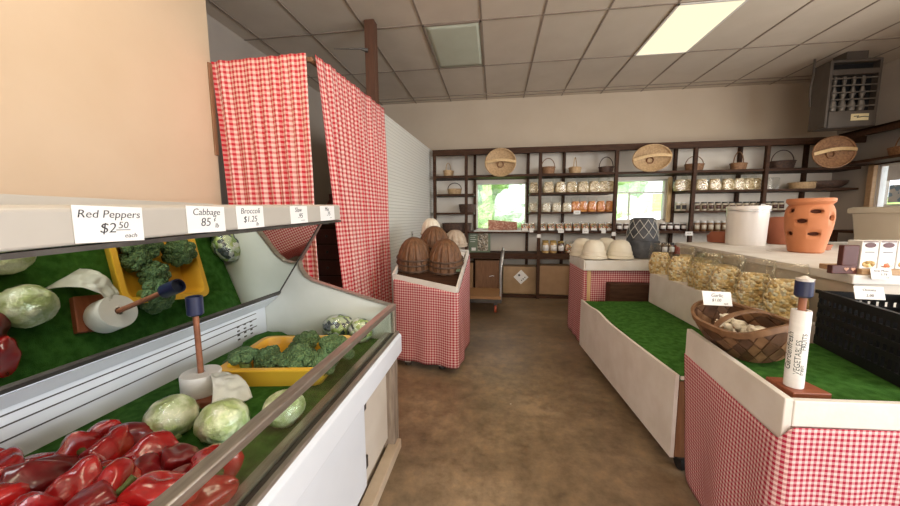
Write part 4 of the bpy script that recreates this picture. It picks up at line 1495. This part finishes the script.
def fb(u, v):
    p = a.lerp(b, u)
    zt = GZ + .012 - .012 * math.sin(PI * u) + .018 * math.exp(-((u - .72) / .1) ** 2)
    return Vector((p.x - .012, p.y, .105 + (zt - .105) * v)), (u, v)


bd.grid(fb, 40, 8)
bd.build('front_board', 'white_paint', t, solid=.018)
B(G[0][0] + .002, G[0][0] + .3, 1.648, 1.656, GZ - .008, GZ + .008).build('end_strip', 'white_paint', t)
for cx, cy in ((.96, 1.72), (.92, 3.05), (1.48, 1.75), (1.62, 3.05)):
    cs = B(cx - .03, cx + .03, cy - .03, cy + .03, .075, .11).build('caster', 'dark_metal', t)
    MB().lathe([(.006, -.014), (.040, -.014), (.042, 0), (.040, .014), (.006, .014)], 18).xf(Matrix.Translation((cx, cy, .0425)) @ Matrix.Rotation(PI / 2, 4, 'Y')).build('wheel', 'rubber', cs, smooth=40)

# white riser with the puffed-corn bags
SX, SZ = 1.395, .79
t = thing('display_riser', 'long white riser box on the turf platform carrying the snack bags', 'riser', (1.5, 2.4, GZ))
MB().slab([(SX, 1.72), (SX, 3.16), (1.70, 3.18), (1.525, 1.72)], GZ + .001, SZ).build('box', 'white_paint', t, bevel=.006)

sb = Series(snack_bag('puffs', 'x', 'large clear bags of puffed corn on the riser', .15, .10, .185, .27, 'puffed_corn_bag'))
fb_ = [(655, 274, 'x0'), (672, 281, 'x1'), (693, 288, 'x2'), (712, 291, 'x3'), (734, 297, 'x4'), (758, 307, 'x5'), (784, 318, 'x6')]
names = ['farthest', 'second farthest', 'third farthest', 'middle', 'third nearest', 'second nearest', 'nearest']
for i, (px, py, _) in enumerate(fb_):
    c = az_(px, py, SZ)
    c.x = SX + .035
    sb.put((c.x + .03, c.y + .03, SZ + .001), (-.0, random.uniform(-.06, .06), -.75 + random.uniform(-.2, .2)), '%s clear bag of puffed corn in the front row on the white riser' % names[i], None, random.uniform(.92, 1.02))
for i, yy in enumerate((3.08, 2.88, 2.68, 2.46)):
    sb.put((1.43 + (yy - .72) * .1273 - .085, yy, SZ + .001), (0, random.uniform(-.05, .05), -1.3 + random.uniform(-.2, .2)), '%s clear bag of puffed corn from the far end, rear row against the counter' % ORD[i], None, .94)

# upper counter behind
CZ = 1.045
t = thing('upper_counter', 'high off-white counter holding the bucket and terracotta pots, at right', 'counter', (2.4, 2.3, 0))
UC = [(1.513, 1.60), (1.745, 3.45), (3.3, 3.6), (3.3, 1.60)]
MB().slab([(1.54, 1.62), (1.772, 3.43), (3.27, 3.57), (3.27, 1.62)], 0, CZ - .04).build('body', 'beige_panel', t)
MB().slab(UC, CZ - .04, CZ).build('counter_top', 'white_paint', t, bevel=.004)

# things on the counter
c = az_(746, 246, CZ)
r_ = .142
t = thing('bucket', 'large white plastic bucket on the high counter behind the snack bags', 'bucket', (c.x + .085, c.y + r_, CZ))
MB().lathe([(r_ * .93, 0), (r_ * .95, .006), (r_, .300), (r_ * 1.04, .302), (r_ * 1.04, .332), (r_ * .98, .336), (r_ * .96, .30), (r_ * .90, .02)], 48).build('wall', 'white_plastic', t, off=Z0, smooth=35)
MB().tube([((r_ * 1.05) * math.cos(a_ / 10 * PI - PI), (r_ * 1.05) * math.sin(a_ / 10 * PI - PI) * 1.0, .305 - .02 * math.sin(a_ / 10 * PI)) for a_ in range(11)], .004, 6).build('bail_handle', 'steel', t, off=Z0, smooth=60)

c = ay_(808, 225, 2.56)
t = thing('strawberry_planter', 'terracotta strawberry planter with oval pocket holes on the high counter', 'planter', (c.x, 2.56, CZ))
pp = [(.078, 0), (.088, .008), (.102, .09), (.116, .17), (.121, .235), (.117, .285), (.107, .315), (.102, .322), (.111, .333), (.118, .341), (.118, .362), (.112, .365), (.098, .358), (.092, .31), (.103, .26), (.098, .15), (.066, .02)]
va = math.atan2(CAM.y - t.location.y, CAM.x - t.location.x)


def prad(z):
    for (r0, z0), (r1, z1) in zip(pp[:7], pp[1:]):
        if z0 <= z <= z1:
            return r0 + (r1 - r0) * (z - z0) / (z1 - z0)
    return .1


cut = MB()
for da, z, wdt, hh in ((-.85, .285, .026, .016), (.30, .278, .036, .015), (-.30, .215, .033, .017), (1.05, .235, .026, .020), (.30, .130, .034, .014), (-.90, .130, .026, .017), (2.3, .22, .034, .017), (3.3, .15, .034, .017), (2.9, .28, .034, .017)):
    a = va + da
    rt_ = Matrix.Rotation(a, 3, 'Z')
    cut.ball((prad(z) * math.cos(a), prad(z) * math.sin(a), z), (.032, wdt, hh), 20, 12, None, rt_)
cuto = cut.build('pocket_cutter', 'terracotta', None, off=Z0, smooth=60)
poto = MB().lathe(pp, 72).build('pot', 'terracotta', None, off=Z0, smooth=35)
md = poto.modifiers.new('pockets', 'BOOLEAN')
md.operation, md.solver, md.object = 'DIFFERENCE', 'EXACT', cuto
me = D.meshes.new_from_object(poto.evaluated_get(bpy.context.evaluated_depsgraph_get()))
poto.modifiers.clear()
poto.data = me
D.objects.remove(cuto)
poto.parent = t
MB().lathe([(.05, .02), (.088, .14), (.093, .25), (.086, .31), (.003, .315)], 40).build('shade_core', 'hole', t, off=Z0, smooth=50)  # dark core added inside the pot so the pocket holes look shaded
c = az_(786, 246, CZ)
solo('terracotta_pot', MB().lathe([(.10, 0), (.11, .02), (.13, .12), (.135, .17), (.12, .21), (.10, .235), (.07, .24), (.05, .22)], 40, (2.53, 3.28, CZ + .001)), 'terra_d', 'dark terracotta pot half hidden behind the strawberry planter', 'pot', smooth=45)
c = az_(712, 243, CZ)
solo('terracotta_saucer', MB().lathe([(.12, 0), (.125, .004), (.13, .06), (.10, .10), (.003, .105)], 40, (2.17, 3.47, CZ + .001)), 'terra_d', 'upturned terracotta saucer left of the white bucket', 'saucer', smooth=45)
solo('terracotta_saucer', MB().lathe([(.09, 0), (.10, .004), (.11, .04), (.10, .042), (.09, .01), (.003, .01)], 40, (2.33, 2.78, CZ + .001)), 'terra_d', 'terracotta saucer on the counter just right of the planter', 'saucer', smooth=45)
c = az_(852, 250, CZ)
t = thing('storage_tote', 'beige lidded storage tote at the right end of the high counter', 'tote', (3.22, 3.0, CZ))
tx, ty = c.x, c.y
MB().loft([rrect(.26, .17, .03, 0), rrect(.285, .19, .03, .27)]).build('tub', 'beige_tub', t, off=Z0, smooth=40)
MB().loft([rrect(.295, .20, .03, .265), rrect(.305, .21, .03, .27), rrect(.305, .21, .03, .305), rrect(.285, .19, .03, .315)]).build('lid', 'beige_tub', t, off=Z0, smooth=40)
for sx in (-.25, .25):
    MB().ball((sx, -.196, .20), .011).build('rivet', 'steel', t, off=Z0, smooth=60)

# soup-mix rack
c = ay_(845, 276, 1.635)
rx0, ry0 = c.x, 1.635
t = thing('soup_rack', 'dark red wooden rack with heart cut-outs, right edge of the high counter', 'rack', (rx0, ry0, CZ))
rk = MB().box(1.452, 1.547, ry0 - .012, ry0 + .012, CZ + .001, CZ + .038)
rk.box(1.487, 1.547, ry0 - .012, ry0 + .012, CZ + .038, CZ + .125)
rk.build('end_board', 'rack_d', t, bevel=.003)
for hx_ in (1.505, 1.530):
    h_ = []
    for k in range(24):
        u = 2 * PI * k / 24
        h_.append((hx_ + .00055 * 16 * math.sin(u) ** 3, ry0 - .0135, CZ + .022 + .00055 * (13 * math.cos(u) - 5 * math.cos(2 * u) - 2 * math.cos(3 * u) - math.cos(4 * u))))
    MB().prism(h_, (0, .002, 0)).build('heart_cutout', 'heart', t)
B(1.548, 1.95, ry0 - .03, ry0 + .16, CZ + .001, CZ + .024).build('tray', 'tan_wood', t, bevel=.003)
for i in range(5):
    bx0 = 1.550 + i * .066
    s_ = thing('soup_carton', '%s soup-mix carton from the heart end of the rack' % ORD[i], 'carton', (bx0 + .031, ry0 + .03, CZ + .025), 'soup-mix cartons in the rack')
    B(bx0, bx0 + .062, ry0 - .015, ry0 + .045, CZ + .025, CZ + .145).build('carton', 'soup', s_, bevel=.002)
    MB().lathe([(.003, 0), (.020, 0), (.020, .002), (.003, .002)], 24, sy=.55).xf(Matrix.Translation((bx0 + .031, ry0 - .0148, CZ + .126)) @ Matrix.Rotation(PI / 2, 4, 'X')).build('emblem', 'choc', s_)
    B(bx0 + .004, bx0 + .058, ry0 - .0165, ry0 - .015, CZ + .138, CZ + .143).build('print_band', 'choc', s_)
    B(bx0 + .014, bx0 + .048, ry0 - .0165, ry0 - .015, CZ + .095, CZ + .098).build('print_band', 'ink', s_)
    MB().ball((bx0 + .033, ry0 - .0155, CZ + .045), (.025, .0015, .014), 16, 10, lambda d, a, tt: 1 + .25 * noise.noise(d * 4)).build('food_picture', 'candy' if i % 2 else 'puffs', s_, smooth=60)
c = ay_(869, 276, ry0 - .05)
card((ay_(881, 274, ry0 - .045).x, ry0 - .045, ay_(881, 274, ry0 - .045).z), (1, .0, 0), (0, .25, 1), .075, .045, [('Soup Mixes', 0, .013, .0115, .2), ('5.79', .008, -.003, .014, .2), ('each', .018, -.016, .007, .2)], 'handwritten soup mixes price card on the front of the rack')

# ------------------------------------------------------------------ front right table
TZ, TF = .772, .742
TA, TBc = Vector((.912, 1.64, 0)), Vector((.850, 1.03, 0))
TC, TD = Vector((2.3, 1.09, 0)), Vector((1.42, 1.64, 0))
t = ft = thing('display_table', 'gingham-skirted table with white side boards and turf, nearest at right', 'table', (1.3, 1.3, 0))
poly = [(TBc.x + .01, TBc.y + .01), (1.72, 1.075), (1.72, 1.59), (1.40, 1.59), (TA.x + .01, TA.y - .01)]
MB().slab(poly, .66, TF - .012).build('table_top', 'white_paint', t)
MB().slab([(poly[0][0] + .012, poly[0][1] + .012), (1.72, 1.087), (1.72, 1.59), (1.40, 1.59), (poly[-1][0] + .012, poly[-1][1] - .01)], TF - .012, TF).build('turf_top', 'turf', t)
sdm = MB().strip([Vector((TA.x, TA.y, TZ - .066)), Vector((TBc.x, TBc.y - .004, TZ - .066))], (0, 0, 1), .132, .022)
sdm.build('side_board', 'white_paint', t, bevel=.003)
fm = MB().strip([Vector((TBc.x + .011, TBc.y + .003, TZ - .044)), Vector((1.72, 1.078, TZ - .044))], (0, 0, 1), .080, .02)
fm.build('front_board', 'white_paint', t, bevel=.003)
for lx, ly in ((.93, 1.10), (1.68, 1.12), (1.68, 1.54), (1.05, 1.57)):
    B(lx - .02, lx + .02, ly - .02, ly + .02, 0, .66).build('leg', 'brown_wood', t)
skirt(t, [(TA.x - .004, TA.y + .006, TZ - .122, .02, .065), (TA.x * .6 + TBc.x * .4 - .006, TA.y * .6 + TBc.y * .4, TZ - .125, .02, .02), (TBc.x - .012, TBc.y + .004, TZ - .127, .02), (TBc.x + .006, TBc.y - .012, TZ - .080, .02), (1.25, 1.045, TZ - .080, .02), (1.72, 1.062, TZ - .080, .02)], amp=.012, waves=26, nv=34, seed=9, matname='cloth_fine')

# garlic basket
gc = az_(742, 345, TF + .05)
gc = Vector((1.015, 1.45, TF))
t = thing('splint_basket', 'brown woven splint basket of garlic on the near gingham table', 'basket', (gc.x, gc.y, TF))
GR = 1.64
gl, gw, gh = .180, .108, .112


def gwall(u, v, infl=0):
    a = 2 * PI * u
    k = .74 + .26 * math.sin(v * PI / 2) + infl
    ca, sa = math.cos(a), math.sin(a)
    e_ = 2 / 2.8
    x = gl * k * math.copysign(abs(ca) ** e_, ca)
    y_ = gw * k * math.copysign(abs(sa) ** e_, sa)
    z = gh * v * (1 + .28 * abs(ca) ** 3) + .002
    return Vector((x, y_, z))


MB().grid(lambda u, v: (gwall(u, v), (u, v)), 64, 8).build('wall', 'splint_a', t, off=Z0, smooth=60, solid=.004)
MB().slab([tuple(gwall(k / 32, 0)[:2]) for k in range(32)], .001, .006).build('bottom', 'splint_a', t, off=Z0)
wv = MB()
wv2 = MB()
NU, NV = 16, 2
for i in range(NU):
    for j in range(-1, NV * 2):
        cu_, cv_ = (i + (.5 if j % 2 else 0)) / NU, (j + .8) / (NV * 2 - .2)
        du, dv = .46 / NU, .86 / (NV * 2)
        pts = []
        for sgn in (1, -1):
            for (a_, b_) in ((-du, 0), (0, -dv), (du, 0), (0, dv)):
                vv = min(1, max(0.0, cv_ + b_))
                p = gwall(cu_ + a_, vv)
                nrm_ = Vector((p.x / gl / gl, p.y / gw / gw, 0)).normalized()
                pts.append(p + nrm_ * (.0055 * sgn))
        (wv if (i + j) % 2 else wv2).add(pts, [(0, 1, 2, 3), (4, 7, 6, 5), (0, 4, 5, 1), (1, 5, 6, 2), (2, 6, 7, 3), (3, 7, 4, 0)])
wv.build('light_splints', 'splint_b', t, off=Z0)
wv2.build('dark_splints', 'splint_a', t, off=Z0)
MB().strip([gwall(k / 64, 1, .03) for k in range(65)], (0, 0, 1), .022, .012).build('rim', 'splint_b', t, off=Z0, smooth=40)
MB().strip([(-.02 + .04 * math.sin(PI * k / 20) * 0, gw * math.cos(PI * k / 20), gh * .95 + .05 * math.sin(PI * k / 20)) for k in range(21)], (1, 0, 0), .024, .006).build('handle', 'splint_b', t, off=Z0, smooth=40)
t.rotation_euler = (-.24, .0, GR)
t.location.z += .020
gbx = t


def garlic(seed):
    tt = thing('garlic_bulb', 'white garlic bulb loose in the splint basket on the near table', 'garlic', (0, 0, 0), 'garlic bulbs in the splint basket')
    MB().lathe([(.010, 0), (.022, .004), (.029, .016), (.027, .028), (.014, .040), (.006, .050), (.005, .066), (.001, .068)], 28, mod=lambda a, j, z: 1 + .06 * abs(math.sin(a * 3.5 + seed))).build('cloves', 'garlic', tt, smooth=60)
    MB().lathe([(.008, -.003), (.009, 0), (.003, .002)], 10).build('root', 'tan_wood', tt, smooth=60)
    return tt


gs = Series(garlic(1))
rn = random.Random(4)
ca, sa = math.cos(GR), math.sin(GR)
for i in range(34):
    lx, ly = rn.uniform(-.125, .11), rn.uniform(-.06, .06)
    gs.put((gc.x + lx * ca - ly * sa, gc.y + lx * sa + ly * ca, TF + .052 - .24 * ly + (.028 if i % 3 == 2 else 0) + (.020 if i > 18 else 0)), (rn.uniform(-1.2, 1.2), rn.uniform(-1.2, 1.2), rn.uniform(0, 6)), scale=rn.uniform(.62, .78))
c = ay_(717, 298.5, 1.58)
card(c, (1, .1, -.05), (0, .35, 1), .125, .062, [('Garlic', 0, .013, .022, .25), ('$1.00', -.005, -.008, .018, .25), ('each', .035, -.022, .010, .25)], 'handwritten garlic price card clipped on the splint basket rim')

# printed bag roll on its stand
rc = Vector((.938, 1.125, 0))


def rolltext(ro, z0):
    tb = MB()
    va_ = math.atan2(CAM.y - rc.y, CAM.x - rc.x)
    for body, da, sz, sh, zc in (('Gardenfresh', -.80, .024, .2, .115), ('VEGETABLES', .15, .0195, 0, .10), ('FRUITS', .62, .017, 0, .15), ('fresh', .62, .016, .2, .06)):
        v, f = text_mesh(body, sz, sh)
        out = []
        for p in v:
            q = .0238 + p.z
            out.append((rc.x + q * math.cos(va_ + da - p.y / .0235), rc.y + q * math.sin(va_ + da - p.y / .0235), z0 + zc + p.x))
        tb.add(out, f)
    tb.build('printed_lettering', 'green_ink', ro)


bag_stand((rc.x, rc.y), TF, .0235, .245, 1.06, 1.05, 1.10, .0215, 'tall printed white bag roll on a stand at the front of the near table', basebox=[(rc.x - .035, rc.y - .045), (rc.x + .075, rc.y - .038), (rc.x + .065, rc.y + .06), (rc.x - .035, rc.y + .06)], text=rolltext, ruffle=True)

# black crates on the turf
def crate(P0, P1, dep, h, label):
    P0, P1 = Vector((P0.x, P0.y, 0)), Vector((P1.x, P1.y, 0))
    d = (P1 - P0)
    L = d.length
    tt = thing('plastic_crate', label, 'crate', (P0.x, P0.y, TF), 'black slatted plastic crates')
    tt.rotation_euler = (0, 0, math.atan2(d.y, d.x))

    def side(x0, x1, y0, y1, name, along):
        mb = MB()
        rows_ = [(0, .04), (.075, .022), (.118, .022), (.16, .022), (h - .034, .034)]
        for z, hh in rows_:
            mb.box(x0, x1, y0, y1, z + .002, z + hh)
        n = 16 if along == 'x' else 9
        for k in range(n + 1):
            q = k / n
            if along == 'x':
                xx = x0 + (x1 - x0) * q
                mb.box(max(x0, xx - .006), min(x1, xx + .006), y0 + .002, y1 - .002, .002, h)
            else:
                yy_ = y0 + (y1 - y0) * q
                mb.box(x0 + .002, x1 - .002, max(y0, yy_ - .006), min(y1, yy_ + .006), .002, h)
        return mb.build(name, 'black', tt, off=Z0)
    side(0, L, 0, .014, 'long_side', 'x')
    side(0, L, dep - .014, dep, 'long_side', 'x')
    side(0, .014, .014, dep - .014, 'short_side', 'y')
    side(L - .014, L, .014, dep - .014, 'short_side', 'y')
    fl = MB()
    for k in range(8):
        fl.box(.014, L - .014, .02 + k * (dep - .04) / 8, .02 + (k + .6) * (dep - .04) / 8, .004, .01)
    fl.build('floor_slats', 'black', tt, off=Z0)
    B(-.008, L + .008, -.008, .004, h - .012, h + .002).build('rim', 'black', tt, off=Z0)
    return tt


P0, P1 = az_(813, 343, TF), az_(905, 391, TF)
ck = crate(P0, P1, .26, .235, 'black slatted plastic crate standing on the turf of the near table')
c = ay_(869, 293, 1.45)
card(c, (1, -.1, 0), (0, .3, 1), .092, .050, [('Onions', 0, .011, .014, .2), ('2.00', 0, -.01, .014, .2)], 'handwritten price card clipped to the rear edge of the black crate')

# ------------------------------------------------------------------ heater
HY = 4.70
hx0, hx1 = 3.94, 4.475
hz0, hz1 = 2.35, 3.12
t = thing('unit_heater', 'taupe gas unit heater with dark grille hanging in the right corner', 'heater', ((hx0 + hx1) / 2, HY + .25, hz0))
fw_ = hx1 - hx0
hh_ = hz1 - hz0
bd = MB()
bd.box(hx0, hx1, HY + .09, HY + .22, hz0, hz1)
g0, g1 = hz0 + .24 * hh_, hz1 - .04 * hh_
bd.box(hx0, hx0 + .03, HY, HY + .09, hz0, hz1).box(hx1 - .03, hx1, HY, HY + .09, hz0, hz1)
bd.box(hx0 + .03, hx1 - .03, HY, HY + .09, hz0, g0).box(hx0 + .03, hx1 - .03, HY, HY + .09, g1, hz1)
bd.box(hx0 + .03, hx1 - .03, HY, HY + .09, hz0 + .78 * hh_, hz0 + .86 * hh_)
bd.build('cabinet', 'heater', t, bevel=.006)
B(hx0 + .03, hx1 - .03, HY + .075, HY + .089, g0, g1).build('dark_cavity', 'black', t)
for k in range(5):
    z = g0 + (k + .6) * (hz0 + .76 * hh_ - g0) / 5
    B(hx0 + .03, hx1 - .03, HY + .004, HY + .02, z, z + .012).build('louver', 'burner', t)
for k in range(4):
    x = hx0 + .10 + k * (fw_ - .20) / 3.4
    MB().lathe([(.032, 0), (.038, .06), (.016, .15), (.030, .19), (.014, .28), (.022, .36), (.012, .40)], 14, (x, HY + .048, g0 + .01)).build('burner_tube', 'burner', t, smooth=40)
B(hx0 + .07 + .50 * (fw_ - .14), hx1 - .085, HY - .004, HY, hz0 + .09 * hh_, hz0 + .19 * hh_).build('name_plate', 'plate', t)
pm = MB()
xx = hx0 + .09 + .52 * (fw_ - .14)
pm.tube([(xx, HY - .006, hz0 + .15 * hh_), (xx + .05, HY - .006, hz0 + .155 * hh_), (xx + .03, HY - .006, hz0 + .13 * hh_), (xx + .10, HY - .006, hz0 + .145 * hh_), (xx + .16, HY - .006, hz0 + .135 * hh_)], .005, 5)
pm.build('plate_marks', 'ink', t)
B(hx0 + .18, hx0 + .40, HY + .03, HY + .2, hz1, ZC - .001).build('flue', 'heater', t)
MB().tube([(hx0 - .03, HY + .18, hz0 + .3), (hx0 - .05, HY + .18, hz0 + .5), (hx0 - .03, HY + .18, hz1 - .1), (hx0 - .03, HY + .18, ZC - .005)], .012, 6).build('gas_pipe', 'heater', t, smooth=60)

# papers in the right window
for i, (yy, z, m_, lb) in enumerate(((4.86, 1.84, 'paper', 'white paper notice at the top of the right wall window'), (4.82, 1.56, 'floral', 'blue and white paper notice in the middle of the right wall window'), (4.86, 1.32, 'paper', 'white paper notice at the bottom of the right wall window'))):
    card((XR + .045, yy, z), (0, -1, 0), (0, 0, 1), .34, .22, [], lb, mat=m_, name='paper_notice', cat='notice', group='paper notices in the right window')

# ------------------------------------------------------------------ outside
struct('ground', MB().grid(lambda u, v: ((-30 + 70 * u, 5.9 + 50 * v, -.15 + 3.2 * max(0, (v * 50 - 4) / 30) + .1 * noise.noise(Vector((u * 30, v * 30, 0)))), (u, v)), 40, 40), 'grass', smooth=60)


def tree(x, yy, z, r, mat, label, seed):
    tt = thing('tree', label, 'tree', (x, yy, z))
    rn = random.Random(seed)
    mb = MB()
    for k in range(9):
        c_ = (rn.uniform(-r, r) * .8, rn.uniform(-r, r) * .5, rn.uniform(.6, 2.2) * r)
        mb.ball(c_, r * rn.uniform(.5, .8), 24, 16, lambda d, a, t_: 1 + .25 * noise.noise(d * 4 + Vector((k, seed, 0))) + .12 * noise.noise(d * 11))
    mb.build('foliage', mat, tt, off=Z0, smooth=60)
    MB().tube([(0, 0, 0), (.05, 0, r * .8)], [.12, .08], 8).build('trunk', 'old_wood', tt, off=Z0)


for i, (x, yy, r, m_, lb) in enumerate(((-2.3, 11, 1.3, 'leaf_b', 'bushy bluish tree outside, left side of the first window'), (.4, 17, 2.7, 'leaf', 'broad green tree outside in the middle of the first window'), (1.3, 11, 1.0, 'leaf_b', 'bluish tree outside at the right side of the first window'), (5.6, 18, 1.7, 'leaf', 'green tree outside at the left of the second window'), (11.4, 18, 1.7, 'leaf', 'green tree outside at the right of the second window'))):
    tree(x, yy, .2, r, m_, lb, i)
cn = MB()
cn.lathe([(2.4, 0), (2.35, .5), (2.0, 1.05), (1.3, 1.35), (.4, 1.48), (.02, 1.5)], 40, (5.2, 10.5, -.05), sx=1.0, sy=.8)
solo('canopy', cn, 'canopy', 'large white rounded canopy outside the second window', 'canopy', smooth=40)
